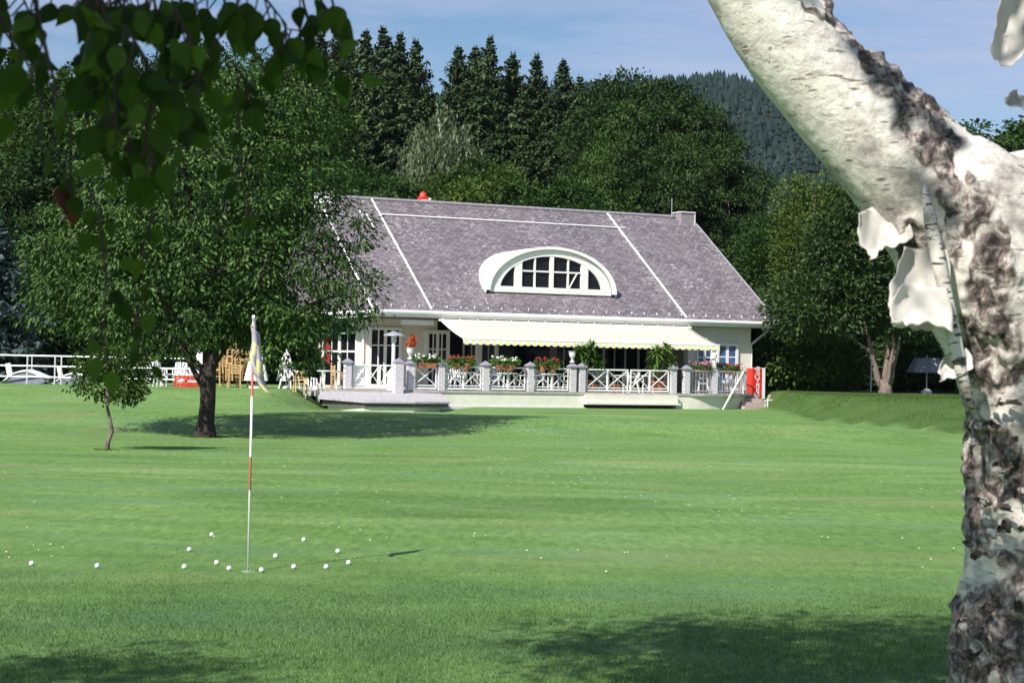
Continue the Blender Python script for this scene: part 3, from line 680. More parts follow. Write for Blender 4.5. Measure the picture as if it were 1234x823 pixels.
# left side window with teal awning
sw0, sw1 = -2.6, -6.2
m = MB(); X = -6.05
def LB(w0, w1, z0, z1, off): m.box(X-off, X+.05, -w0, -w1, z0, z1)
def wl(px):   # w on left wall plane u=-6.03 for a photo column
    lo, hi = -13, 2
    for _ in range(40):
        mid_ = (lo+hi)/2
        if proj(HW(-6.05, mid_, 2))[0] < px: lo = mid_
        else: hi = mid_
    return lo
w0, w1 = wl(429), wl(391)
LB(w0+.12, w0, .65, 3.05, .05); LB(w1, w1-.12, .65, 3.05, .05); LB(w0, w1, 2.93, 3.05, .05)
wm = (w0+w1)/2; LB(wm+.17, wm-.17, .65, 2.93, .045); LB(w0, w1, 2.12, 2.2, .035)
for q in (.25, .75): ww = w0+(w1-w0)*q; LB(ww+.035, ww-.035, .65, 2.93, .03)
lw = m.build('window', white, house); MB().box(X-.012, X+.02, -w0, -w1, .65, 2.93).build('pane', glass, lw)
MB().box(X-.018, X-.013, -(w1+.9), -(w1+.05), 1.6, 2.9).build('curtain', curtain, lw)
m = MB(); m.add([(X-.03,-w0-.1,3.25),(X-.03,-w1+.1,3.25),(X-.35,-w1+.1,3.0),(X-.35,-w0-.1,3.0),(X-.03,-w0-.1,3.22),(X-.03,-w1+.1,3.22),(X-.35,-w1+.1,2.93),(X-.35,-w0-.1,2.93)],
    [(0,1,2,3),(7,6,5,4),(3,2,6,7),(0,3,7,4),(1,5,6,2),(0,4,5,1)]).build('window_awning', teal, house)
# downpipes
wd = wl(404)
MB().tube([(UL-.06,2.9,EZ-.18),(UL-.06,2.9,EZ-.35),(-6.1,2.12,3.15),(-6.1,2.0,2.9),(-6.1,2.0,.6)], .055, 8).build('downpipe', whiteplastic, house)
MB().tube([(UR+.06,-.6,EZ-.18),(UR,-.7,EZ-.4),(11.47,-.9,2.85),(11.47,-.95,2.6),(11.47,-.95,.5)], .055, 8).build('downpipe', whiteplastic, house)
# big awning
A0, A1, AW = H(523,385,1.6)[0], H(828,393,1.6)[0], 4.25
B0, B1 = hu(566, AW, 408)-.02, hu(870, AW, 416)
aw = MB(); aw.add([(A0,-1.62,3.5),(A1,-1.62,3.5),(B1,-AW,2.72),(B0,-AW,2.72),(A0,-1.62,3.47),(A1,-1.62,3.47),(B1,-AW,2.69),(B0,-AW,2.69)],
    [(0,1,2,3),(7,6,5,4),(0,3,7,4),(1,5,6,2),(0,4,5,1),(3,2,6,7)])
A0 = (A0+B0)/2; A1 = (A1+B1)/2
aw = MB(); nS = 40; V = []; F_ = []
for j in range(9):
    t = j/8
    for i in range(nS+1):
        x = A0+(A1-A0)*i/nS; V.append((x, -1.62-(AW-1.62)*t, 3.5-.78*t-.05*math.sin(PI*t)))
for j in range(8):
    for i in range(nS): q = j*(nS+1)+i; F_.append((q,q+1,q+nS+2,q+nS+1))
aw.add(V, F_); awning = aw.build('awning', awn2, house, True); awning['label'] = 'long pale yellow and white striped awning let out over the terrace'
sm = awning.modifiers.new('thick', 'SOLIDIFY'); sm.thickness = .015
m = MB(); V = []; F_ = []; nv = int((A1-A0)/.05)
for i in range(nv+1):
    x = A0+(A1-A0)*i/nv; s_ = abs(math.sin(PI*(x-A0)/.3)); V += [(x,-AW-.02,2.73),(x,-AW-.03,2.56-.07*s_)]
for i in range(nv): F_.append((2*i,2*i+1,2*i+3,2*i+2))
va = m.add(V, F_).build('valance', awn, awning); sm = va.modifiers.new('thick', 'SOLIDIFY'); sm.thickness = .01
MB().tube([(A0,-AW,2.72),(A1,-AW,2.72)], .035, 8).build('front_bar', whiteplastic, awning)
MB().box(A0-.05, A1+.05, -1.72, -1.56, 3.47, 3.56).build('cassette', white, awning)
m = MB(); u_ = A0+.1
while u_ < A1: m.bar((u_,-1.66,3.56), (u_,-1.66,3.78), .035); u_ += .78
m.build('bracket', white, awning)
for uu in (A0+.4, (A0+A1)/2, A1-.4): MB().tube([(uu,-1.7,3.4),(uu+.5,-3.0,3.0),(uu,-AW,2.68)], .03, 6).build('folding_arm', whiteplastic, awning)
MB().box(A0-1.5, A0-.1, -EV+.4, -EV+.6, 3.3, 3.5).build('beam_end', white, house)

# ------------------------------------------------------------------ TERRACE
RWP = 4.5
ter = thing('terrace', 'raised cream terrace with paved top in front of the clubhouse', 'terrace', tuple(HO), TH)
uL = hu(497, RWP); uR = 6.2; wside = 1.0
cur = [(6.2+4.45*math.sin(a_), 1.3+3.36*math.cos(a_)) for a_ in np.linspace(0, PI/2, 14)]
top = [(uL, 4.6)]+[(u, w+.1) for u, w in cur]+[(10.6, -2), (-5.83, -2), (uL-.01, -1.9)]
top = [(uL, 4.7), (6.2, 4.7)]+[(u+.14, w+.16) for u, w in cur[1:]]+[(10.7, 1.0), (8.0, 1.0), (8.0, -2.9), (-2.7, -2.9), (-2.7, -2.0), (-6.0, -2.0), (-6.0, 4.0), (uL, 4.0)]
MB().prism([(u, -w) for u, w in top], .56, .65).build('floor', floorm, ter)
MB().box(-9.3, -6.0, -4.62, 2.3, .3, .62).build('floor', floorm, ter)
MB().box(uL, 1.25, -4.66, -4.2, -.3, .56).build('retaining_wall', cream, ter); MB().box(5.55, 6.2, -4.66, -4.2, -.3, .56).build('retaining_wall', cream, ter)
m = MB(); V = []; F_ = []
for u, w in cur: V += [(u, -w, -.3), (u, -w, .56), (u-.2, -w+.2, .56), (u-.2, -w+.2, -.3)]
for k in range(len(cur)-1):
    for j in range(4): F_.append((4*k+j, 4*k+4+j, 4*k+4+(j+1) % 4, 4*k+(j+1) % 4))
m.add(V, F_).build('curved_wall', cream, ter)
MB().box(1.25, 5.55, -4.86, -4.2, .2, .56).box(1.2, 5.6, -5.03, -4.6, .16, .24).build('balcony_front', cream, ter)
MB().box(1.25, 5.55, -4.3, -4.1, -.3, .2).build('shade_dark_plinth', darkstone_shade, ter)  # set back and coloured dark for the shadow under the balcony ledge
MB().box(uL-.05, 1.3, -4.71, -4.665, -.08, .03).build('drip_strip', alu, ter)
# stone platform at left
def platz(y): return .55-.3*min(1, max(0, (-y-4.65)/2.1))
pp_ = [(hu(384,6.0),-6.0), (hu(440,6.8),-6.9), (hu(500,7.0),-7.15), (hu(541,6.6),-6.8), (hu(541,5.6),-4.8), (hu(497,5)-.05,-4.65), (-10.0,-4.6)]
plat = MB(); n7 = len(pp_); plat.add([(x,y,platz(y)) for x,y in pp_]+[(x,y,platz(y)-.07) for x,y in pp_], [tuple(range(n7)), tuple(range(n7,2*n7))[::-1]]+[(i,n7+i,n7+(i+1)%n7,(i+1)%n7) for i in range(n7)])
pl = thing('stone_platform', 'low platform of rough pale stone slabs at the left front of the terrace', 'platform', tuple(HO), TH)
plat.build('slab_top', stone, pl)
MB().prism([(hu(390,6.0),-5.9), (hu(440,6.8),-6.78), (hu(500,7.0),-7.03), (hu(539,6.5),-6.7), (hu(539,5.6),-4.85), (-9.9,-4.7)], .04, .2).build('slab_edge', darkstone_shade, pl)
MB().prism([(hu(398,6.0),-5.8), (hu(440,6.8),-6.7), (hu(500,7.0),-6.95), (hu(530,6.4),-6.5), (hu(530,5.6),-4.9), (-9.7,-4.8)], -.5, .04).build('base_wall', cream, pl)
# railing
rail = thing('terrace_railing', 'white railing with crossed bars between pale brick pillars along the terrace', 'railing', tuple(HO), TH)
def pillar(u, w=RWP, h=1.66, wd=.26, cap=True):
    o = MB().box(u-wd/2, u+wd/2, -w-wd/2, -w+wd/2, .655 if cap != 2 else .35, h).build('pillar', pillarm, rail)
    if cap: MB().add([(u-.19,-w-.19,h),(u+.19,-w-.19,h),(u+.19,-w+.19,h),(u-.19,-w+.19,h),(u-.19,-w-.19,h+.05),(u+.19,-w-.19,h+.05),(u+.19,-w+.19,h+.05),(u-.19,-w+.19,h+.05),(u,-w,h+.2)],
        [(0,3,2,1),(0,1,5,4),(1,2,6,5),(2,3,7,6),(3,0,4,7),(4,5,8),(5,6,8),(6,7,8),(7,4,8)]).build('cap', simple('slate_cap', (.28,.27,.34), .6, .1, 8) if 'slate_cap' not in MATS else MATS['slate_cap'], o)
    return o
pillar(hu(480, RWP+.3), RWP+.3, 1.7, .34, 2)
for px in (419, 495, 531.5, 585, 639, 690, 701, 811, 827): pillar(hu(px, RWP))
def panel(u0, u1, w, cells, zlo=.7, zhi=1.62, p0=None, p1=None):
    m = MB(); y = -w; t = .05
    m.box(u0, u1, y-.03, y+.03, zhi-.06, zhi); m.box(u0, u1, y-.03, y+.03, zlo, zlo+.06); m.box(u0, u1, y-.02, y+.02, zlo+.12, zlo+.16)
    ed = np.linspace(u0, u1, cells+1)
    for e in ed: m.box(max(e-.035, u0), min(e+.035, u1), y-.026, y+.026, zlo+.06, zhi-.06)
    for a_, b2 in zip(ed[:-1], ed[1:]):
        m.bar((a_+.05,y,zlo+.18), (b2-.05,y,zhi-.08), .045, .03); m.bar((a_+.05,y+.035,zhi-.08), (b2-.05,y+.035,zlo+.18), .045, .03)
    return m.build('panel', white, rail)
def PU(a_, b2, c_): panel(hu(a_, RWP), hu(b2, RWP), RWP, c_)
for a_, b2, c_ in ((425,474,3),(499,526,1),(537,580,2),(591,633,2),(645,685,2),(707,757,2),(760,806,2)): PU(a_, b2, c_)
tag(MB().box(hu(426,RWP), hu(440,RWP), -RWP+.06, -RWP+.1, .72, 1.56).build('solid_panel', whiteplastic, rail), 'solid white infill board at the left end of the railing')
m = MB(); pr = None                  # curved balustrade
fine_c = [(6.35+4.25*math.sin(a_), 1.35+3.1*math.cos(a_)) for a_ in np.linspace(.02, PI/2, 36)]
m.tube([(u,-w,1.6) for u, w in fine_c], .035, 6); m.tube([(u,-w,.76) for u, w in fine_c], .025, 6)
for u, w in fine_c: m.tube([(u,-w,.66),(u,-w,1.6)], .014, 5)
m.build('curved_balustrade', metal, rail)
# steps, brick ramp, handrail
stp = thing('brick_steps', 'four red brick steps beside the drinks machine at the right end of the terrace', 'steps', tuple(HO), TH)
for k in range(4):
    z1 = .04+.15*(k+1); f0 = 4.3-.42*k
    MB().box(hu(893,4,495)+.13*k, hu(927,4,495), -f0, -f0+.42+(0 if k < 3 else 1.6), -.1, z1-.04+(.0)).build('step', stepm, stp)
MB().add([(hu(926,4),-4.2,-.05),(hu(942,4,495),-4.3,-.05),(hu(944,2.2,485)+.3,-2.2,.6),(hu(926,2.2),-2.2,.6),(hu(926,4),-4.2,-.3),(hu(942,4,495),-4.3,-.3),(hu(944,2.2,485)+.3,-2.2,-.3),(hu(926,2.2),-2.2,-.3)],
   [(0,1,2,3),(0,4,5,1),(1,5,6,2),(2,6,7,3),(3,7,4,0)]).build('brick_ramp', stepm, stp)
m = MB(); p0 = (hu(871,5.1,497),-5.1,.0); p1 = (hu(896,3.5,440),-3.5,1.6)
hr = thing('handrail', 'sloping white handrail pole leaning on the curved end of the terrace', 'handrail', tuple(HO), TH)
MB().tube([p0, p1], .04, 8).build('rail_pole', whiteplastic, hr); MB().tube([(p1[0],p1[1],.64),(p1[0],p1[1],1.45)], .025, 6).build('post', whiteplastic, hr)
pb = HW(hu(925,4.6,495), 4.6, 0)
t = thing('tap_stand', 'small white metal stand with crossbar in front of the brick ramp', 'stand', pb)
MB().tube([(0,0,-.05),(0,0,.5)], .02, 6).build('post', whiteplastic, t); MB().tube([(-.18,0,.38),(.2,0,.42)], .018, 6).tube([(-.1,.1,.0),(-.1,.1,.36)], .015, 5).build('crossbar', whiteplastic, t)
# drinks machine with white lettering
um = hu(913.5, 1.6, 465); t = thing('drinks_machine', 'tall red drinks machine with white lettering beside the right corner of the clubhouse', 'drinks machine', HW(um, 1.6, .42), TH)
MB().box(-.31, .2, -.02, .5, 0, 1.36).build('body', redm, t)
MB().box(.2, .35, -.03, .5, -.01, 1.38).box(-.31, .2, 0, .49, 1.36, 1.38).build('side_panel', white, t)
cu = bpy.data.curves.new('lettering', 'FONT'); cu.body = 'Coca-Cola'; cu.size = .34; cu.align_x = 'CENTER'; cu.align_y = 'CENTER'; cu.extrude = .004; cu.shear = .3; cu.offset = .006
tmp = bpy.data.objects.new('lettering_curve', cu); COL.objects.link(tmp)
dg = bpy.context.evaluated_depsgraph_get(); me = bpy.data.meshes.new_from_object(tmp.evaluated_get(dg)); bpy.data.objects.remove(tmp)
me.transform(Matrix.Translation((-.055, -.03, .68)) @ Matrix.Rotation(PI/2, 4, 'X') @ Matrix.Rotation(PI/2, 4, 'Z'))
me.materials.clear(); link('lettering', me, white, t)

# ------------------------------------------------------------------ terrace furniture
def make_chair():
    t = thing('garden_chair', 'x', 'chair'); w = whiteplastic
    MB().box(-.23,.23,-.22,.22,.4,.44).build('seat', w, t)
    m = MB()
    for k in range(5): x = -.19+.095*k; m.bar((x,.22,.46), (x*1.1,.33,.9-.05*abs(k-2)**1.3*.6), .05, .02)
    m.bar((-.22,.32,.84),(.22,.32,.84),.05,.03); m.bar((-.22,.22,.46),(.22,.22,.46),.05,.03); m.build('backrest', w, t)
    for s in (-1, 1):
        MB().bar((s*.26,-.2,.64),(s*.26,.28,.66),.05,.03).bar((s*.26,-.19,.44),(s*.26,-.2,.63),.04,.03).build('armrest', w, t)
        for y0, y1 in ((-.2,-.26),(.2,.3)): MB().bar((s*.21,y0,.4),(s*.25,y1,0),.045,.045).build('leg', w, t)
    return Proto(t)
CHR = make_chair()
def make_table(cloth):
    t = thing('garden_table', 'x', 'table'); MB().lathe([(.45,.69),(.46,.72),(.45,.73)], n=20).build('tabletop', whiteplastic, t)
    for k in range(4): a_ = PI/4+k*PI/2; MB().bar((.3*math.cos(a_),.3*math.sin(a_),.69),(.36*math.cos(a_),.36*math.sin(a_),0),.045).build('leg', whiteplastic, t)
    return Proto(t)
TBL = make_table(0)
tabs = [(559, 3.6, 'below the red flowers left of centre'), (611, 3.6, 'below the white flower trough'), (664, 3.6, 'behind the fourth crossed panel'), (742, 3.6, 'between the two yucca pots'), (778, 3.5, 'left of the right-hand yucca pot')]
for i, (px, w, l) in enumerate(tabs):
    u = hu(px, w); TBL.put(HW(u, w, FL), TH, 1, 'round white garden table '+l, 'white garden tables')
    for du, dw, rz in ((-.7,.05,PI/2+.2),(.72,.0,-PI/2-.1)):
        side = 'left' if du < 0 else 'right'
        CHR.put(HW(u+du, w+dw, FL), TH+rz, 1, 'white garden chair %s of the table %s' % (side, l), 'white garden chairs')
    CHR.put(HW(u+.05, w-.75, FL), TH+PI*0+.1*i, 1, 'white garden chair houseward of the table '+l, 'white garden chairs')
u = hu(860, 3.0); TBL.put(HW(u, 2.9, FL), TH, 1, 'round white garden table behind the curved balustrade', 'white garden tables')
for px, w, l, rz in ((845,3.3,'left',PI/2),(876,2.6,'right',-PI/2),(853,2.2,'house side',0)):
    CHR.put(HW(hu(px, w), w, FL), TH+rz+PI*(l == 'house side')*0, 1, 'white plastic garden chair behind the curved balustrade, on the %s of its table' % l, 'white garden chairs')
tbl_l = TBL.put(HW(hu(396,3.2), 3.2, .62), TH, 1, 'round white garden table against the sunlit left wall', 'white garden tables')
# cushion/cloth
for px, c_ in ((553,'x'),(601,'x')): tag(MB().box(-.2,.2,-.18,.18,0,.06).build('seat_cushion', bluem), 'blue cushion on a garden chair behind the %s railing panel' % ('second' if px == 553 else 'third'), 'cushion', 'blue chair cushions').location = HW(hu(px, 3.6)-.15*0-.1, 3.62, FL+.442)
# wooden chairs
def wood_chair():
    t = thing('wooden_chair', 'x', 'chair')
    m = MB()
    for k in range(6): m.box(-.22,.22,-.2+.07*k,-.145+.07*k,.42,.445)
    m.build('seat', woodm, t)
    m = MB()
    for k in range(4): m.box(-.2,.2,.235,.26,.55+.1*k,.61+.1*k)
    m.build('backrest', woodm, t)
    for s in (-1,1):
        MB().bar((s*.22,-.22,0),(s*.22,-.18,.66),.045).build('leg', woodm, t); MB().bar((s*.22,.25,0),(s*.22,.26,.95),.045).build('leg', woodm, t)
        MB().bar((s*.23,-.22,.67),(s*.23,.26,.68),.06,.03).build('armrest', woodm, t)
    return Proto(t)
WC = wood_chair()
WC.put(HW(hu(411,4.2), 4.0, .62), TH+PI/2, 1, 'pale wooden chair left of the first railing pillar', 'wooden chairs')
# flowers on the railing
def flowers(px, w, zoff, petal, kind, label, sc=1.0, pots=1):
    u = hu(px, w); t = thing('flower_box' if pots == 1 else 'flower_pots', label, 'planter', HW(u, w, zoff), TH)
    if kind == 'trough':
        MB().add([(-.34,-.1,0),(.34,-.1,0),(.34,.1,0),(-.34,.1,0),(-.4,-.13,.2),(.4,-.13,.2),(.4,.13,.2),(-.4,.13,.2)],[(0,3,2,1),(4,5,6,7),(0,1,5,4),(1,2,6,5),(2,3,7,6),(3,0,4,7)]).build('trough', terracotta, t)
    else:
        for x in ([0] if kind == 'pot' else [-.23,.23]): MB().lathe([(.11,0),(.16,.22),(.17,.22),(.17,.26)], (x,0,-.02), 12).build('pot', terracotta, t)
    wd = .2 if kind == 'pot' else .44
    e = [((x,0,.3), (.2,.17,.16)) for x in np.linspace(-wd, wd, 4)]
    V, Fq, cs = crown(e, 60, 9, .08, .09, .07, int(px), droop=0, shell=.3); npmesh('foliage', V, Fq, L_plant, t)
    r = np.random.default_rng(int(px)); n = 22; P = np.stack([r.uniform(-wd-.12, wd+.12, n), r.normal(size=n)*.1-.04, .38+r.random(n)*.17], 1)
    m = MB()
    for p in P:
        for k in range(3): q = p+r.normal(size=3)*.02; m.lathe([(.01,-.02),(.035,0),(.02,.025)], tuple(q), 6)
    m.build('blossoms', petal, t); t.scale = (sc,)*3; return t
flowers(514, 4.55, 1.52, petal_w, 'trough', 'terracotta trough of white flowers on the first narrow railing panel')
flowers(556, 4.55, 1.5, petal_r, 'pots', 'two terracotta pots of red flowers hung on the railing panel beside the glazed door', pots=2)
flowers(609, 4.62, 1.5, petal_w, 'trough', 'terracotta trough of white and a few red flowers in the middle of the terrace railing')
flowers(660, 4.62, 1.48, petal_r, 'pots', 'pots of red flowers on the railing panel left of the first yucca', pots=2)
flowers(845, 4.3, 1.5, petal_p, 'trough', 'planter of pink flowers at the left end of the curved balustrade', .9)
flowers(870, 3.8, 1.5, petal_r, 'trough', 'planter of red flowers in the middle of the curved balustrade', .9)
flowers(884, 3.0, 1.45, petal_r, 'pot', 'dark pot with trailing plant at the right end of the curved balustrade', .9)
# yuccas
def yucca(px, w, label, seed, mirror=1):
    t = thing('yucca_plant', label, 'potted plant', HW(hu(px, w), w, FL), TH); r = np.random.default_rng(seed)
    MB().lathe([(.2,0),(.3,.42),(.34,.42),(.34,.5)], n=18).build('pot', terracotta, t)
    heads = [(0,-.25,1.45),(-.4,-.45,1.7),(.42,-.3,1.35),(.08,-.5,1.85),(-.2,-.1,1.2)]
    m = MB()
    for h_ in heads: m.tube([(0,0,.4),(h_[0]*.6,h_[1]*.6,h_[2]*.7),h_], [.05,.04,.03], 6)
    m.build('stem', palebark, t)
    V = []; F_ = []
    for h_ in heads:
        for k in range(55):
            d = unit(r.normal(size=3)+np.array([0,0,.35])); L = r.uniform(.4,.62); s = unit(np.cross(d, [0,0,1.])+1e-4)*.03
            p = np.array(h_); o = len(V); dr = np.array([0,0,-1])
            V += [p-s, p+s, p+d*L*.6+dr*L*.05+s*1.3, p+d*L*.6+dr*L*.05-s*1.3, p+d*L+dr*L*.3]
            F_ += [(o,o+1,o+2),(o,o+2,o+3),(o+3,o+2,o+4)]
    npmesh('leaves', V, F_, L_plant, t)
yucca(704, 4.0, 'large spiky yucca in terracotta pot behind the paired pillars left of centre balcony', 3)
yucca(794, 4.0, 'large spiky yucca in terracotta pot at the right end of the balcony railing', 4)
for px, l in ((715,'right of the left-hand yucca'),(742,'below the middle of the balcony railing')):
    tag(MB().lathe([(.16,0),(.22,.28),(.24,.28),(.24,.34)], n=14).build('terracotta_pot', terracotta), 'low empty terracotta pot on the terrace floor '+l, 'pot', 'terracotta pots').location = HW(hu(px,4.2), 4.2, FL)
# urns, statue
def urn(px, w, z, label, plant=None, s=1):
    t = thing('stone_urn', label, 'urn', HW(hu(px, w), w, z), TH); t.scale = (s,)*3
    MB().lathe([(.11,0),(.11,.04),(.05,.08),(.04,.14),(.12,.26),(.15,.38),(.12,.42),(.17,.46),(.17,.48)], n=16).build('bowl', pot, t)
    if plant:
        V, Fq, cs = crown([((0,0,.62),(.2,.2,.18)),((.12,0,.85),(.14,.14,.16))], 46, 9, .07, .08, .06, int(px), shell=.2); npmesh('foliage', V, Fq, plant, t)
L_or = leafmat('orange_foliage', (.25,.05,.01), (.6,.16,.03), .2)
pillar(hu(495, 3.4), 3.4, 1.66, .3)
urn(494, 4.5, 1.86, 'white stone urn with orange-red plant on the pillar at the terrace entrance', L_or, .95)
urn(689.5, 4.5, 1.86, 'small empty white stone urn on the pillar left of the yucca', None, .95)
t = thing('garden_statue', 'small white draped stone figure standing on the pillar of the curved balustrade', 'statue', HW(hu(860, 4.2), 4.2, 1.64), TH)
MB().box(-.12,.12,-.12,.12,0,.06).build('pedestal', pot, t)
fig = MB().lathe([(.14,0),(.17,.1),(.13,.3),(.11,.5),(.15,.67),(.13,.77),(.05,.83),(.05,.86),(.085,.93),(.08,1.01),(.03,1.07)], n=12).tube([(.12,0,.73),(.2,-.06,.55),(.08,-.15,.45)],[.05,.045,.03],6).tube([(-.12,0,.73),(-.19,-.05,.53),(-.05,-.16,.57)],[.05,.045,.03],6).build('figure', statuem, t, True); fig.location = (0,0,.05); fig.scale = (.85,.85,.85)
pillar(hu(860, 4.2), 4.2, 1.6, .28, False)
# patio heater
t = thing('patio_heater', 'tall white patio heater with wide silver hood behind the left railing', 'patio heater', HW(hu(474, 3.6), 3.6, .62), TH)
MB().lathe([(.24,0),(.24,.7),(.2,.75)], n=16).build('gas_housing', whiteplastic, t); MB().tube([(0,0,.75),(0,0,1.95)], .075, 10).build('pole', whiteplastic, t)
MB().lathe([(.11,1.9),(.11,2.16)], n=14).build('burner', alu, t); MB().lathe([(.43,2.16),(.4,2.2),(.1,2.32),(.02,2.34)], n=20).build('hood', metal, t)

# ------------------------------------------------------------------ things left of the terrace
def gz(px, Y): p = at(px, 440, Y); return Vector((p.x, Y, tz(p.x, Y)))
# stack of wooden chairs (several)
k = 0
for px, Y, st, n in ((268,67.5,.3,3),(282,67.2,.2,4),(294,67.8,-.2,3)):
    b0 = gz(px, Y)
    for j in range(n):
        WC.put(b0+Vector((.02*j, .03*j, .34*j*.8)), TH+st+PI*.9*(k % 2)+.1*j, 1, 'wooden chair, %s from the ground in the %s stack right of the cherry trunk' % (ordn[j], ['left','middle','right'][[268,282,294].index(px)]), 'stacked wooden chairs'); k += 1
WC.put(gz(362, 67), TH-.5, 1, 'wooden terrace chair seen under the right edge of the cherry tree', 'wooden chairs')
def parasol(px, Y, h, r0, label, mat=white):
    t = thing('closed_parasol', label, 'parasol', gz(px, Y)); MB().lathe([(.28,0),(.28,.08),(.06,.12)], n=14).build('foot', pot, t); MB().tube([(0,0,.1),(0,0,h+.1)], .025, 6).build('pole', alu, t)
    m = MB(); V = []; F_ = []; n = 16
    for j in range(7):
        q = j/6
        for i in range(n): a_ = 2*PI*i/n; rr = (r0*(1-q)**.7*.95+.04)*(1+.22*(i % 2)); V.append((rr*math.cos(a_), rr*math.sin(a_), .3+(h-.3)*q))
    for j in range(6):
        for i in range(n): F_.append((j*n+i, j*n+(i+1) % n, (j+1)*n+(i+1) % n, (j+1)*n+i))
    m.add(V, F_).build('canopy', mat, t)
parasol(244, 68, 2.1, .3, 'closed white parasol just left of the cherry trunk')
parasol(309, 67, 1.75, .38, 'closed white parasol behind the golf flag')
parasol(345, 68, 1.5, .3, 'closed white parasol low under the right side of the cherry tree')
# white stacked plastic chairs and red crates
for i, (px, Y, rz) in enumerate(((186,68,.4),(198,67,1.2),(212,68.5,-.4),(225,68,2.0),(232,67.4,.2),(350,67.5,1.0),(376,68,.2))):
    CHR.put(gz(px, Y), rz, 1.1, 'white plastic chair on the grass, %s of those %s the cherry trunk' % (ordn[i] if i < 5 else ordn[i-5], 'left of' if i < 5 else 'right of'), 'white chairs around the cherry tree')
def crate(px, Y, l):
    t = thing('plastic_crate', l, 'crate', gz(px, Y), .3)
    m = MB(); m.box(-.3,.3,-.2,.2,0,.03)
    for z in (.06,.16,.26,.36): m.box(-.3,.3,-.2,-.18,z,z+.07).box(-.3,.3,.18,.2,z,z+.07).box(-.3,-.28,-.18,.18,z,z+.07).box(.28,.3,-.18,.18,z,z+.07)
    for x in (-.29,.26):
        for y in (-.195,.165): m.box(x,x+.03,y,y+.03,.03,.45)
    m.build('body', redp, t); MB().box(-.2,.2,-.206,-.2,.2,.27).build('stripe', white, t)
crate(220, 66.5, 'red plastic crate with white stripe, left one beside the cherry trunk'); crate(232, 66.2, 'red plastic crate with white stripe, right one beside the cherry trunk')
# white sun loungers under loose covers
def lounger(px, Y, sc, label):
    t = thing('sun_lounger', label, 'sun lounger', gz(px, Y)+Vector((0,0,0)), -.15); t.scale = (sc,)*3
    prof = [(-1.0,.03),(-.72,.22),(-.45,.42),(-.2,.5),(.1,.54),(.4,.46),(.75,.32),(1.0,.27)]
    V = []; F_ = []
    for x, z in prof:
        for y in (-.38, -.19, 0, .19, .38): V.append((x, y, z-.05*(abs(y)/.38)**2))
    n = 5
    for i in range(len(prof)-1):
        for j in range(n-1): F_.append((i*n+j, (i+1)*n+j, (i+1)*n+j+1, i*n+j+1))
    o = MB().add(V, F_).build('cover', white, t, True); s = o.modifiers.new('thick', 'SOLIDIFY'); s.thickness = .05
    m = MB().add([(-1.0,-.33,.0),(-.2,-.33,.42),(.1,-.33,.45),(1.0,-.33,.1),(.6,-.33,0),(-1.0,.33,.0),(-.2,.33,.42),(.1,.33,.45),(1.0,.33,.1),(.6,.33,0)],
       [(0,1,2,3,4),(9,8,7,6,5),(0,5,6,1),(1,6,7,2),(2,7,8,3),(3,8,9,4),(4,9,5,0)]); m.build('side_panel', lav, t)  # grey colour stands in for the shadowed underside of the white lounger
    MB().bar((-.62,-.2,.3),(-.72,-.2,.74),.2,.06).build('headrest', white, t)
lounger(34, 67.5, 1.05, 'white humped sun lounger behind the left end of the pipe fence')
lounger(92, 68.5, .9, 'white sun lounger behind the fence left of the young tree')
# pipe fence
fe = thing('pipe_fence', 'white pipe fence with three rails along the top of the left slope', 'fence')
def fpt(px): 
    p = at(px, 440, 66.3); return Vector((p.x, p.y, tz(p.x, p.y)))
def frail(px0, px1, h, nm='rail'): MB().tube([fpt(px0)+Vector((0,0,h)), fpt(px1)+Vector((0,0,h))], .032, 8).build(nm, alu, fe)
frail(-40, 73.8, 1.1); frail(74, 236, 1.1)
frail(-40, 66, .7); frail(66, 236, .7); frail(-40, 66, .28); frail(66, 236, .28)
for px in (-28, 33, 66.3, 74, 112, 152, 190, 230): MB().tube([fpt(px)-Vector((0,0,.1)), fpt(px)+Vector((0,0,1.1))], .03, 8).build('post', alu, fe)
for px in (38.5,): MB().tube([gz(px,69)-Vector((0,0,.1)), gz(px,69)+Vector((0,0,1.15))], .025, 8).build('post', alu, fe)
# small square parasol on the right bank, lamp and electric box
p = gz(1117, 78); t = thing('square_parasol', 'half-lowered grey square parasol on thin white pole under the right-hand trees', 'parasol', p, .1)
MB().lathe([(.22,0),(.26,.1),(.08,.22)], n=12).build('foot', white, t); MB().tube([(0,0,.2),(0,0,1.75)], .02, 6).build('pole', whiteplastic, t)
MB().add([(-.8,-.5,.95),(.75,-.5,.95),(.75,.5,.95),(-.8,.5,.95),(-.5,-.3,1.62),(.5,-.3,1.62),(.5,.3,1.62),(-.5,.3,1.62)],[(0,3,2,1),(4,5,6,7),(0,1,5,4),(1,2,6,5),(2,3,7,6),(3,0,4,7)]).build('canopy', lav, t)
p = gz(1050, 79); t = thing('garden_lamp', 'thin grey garden lamp post just left of the multi-stemmed trunk', 'lamp', p)
MB().tube([(0,0,-.1),(0,0,1.45)], .03, 8).build('post', alu, t); MB().lathe([(.05,1.45),(.13,1.52),(.13,1.62),(.04,1.7)], n=12).build('lamp_head', alu, t)

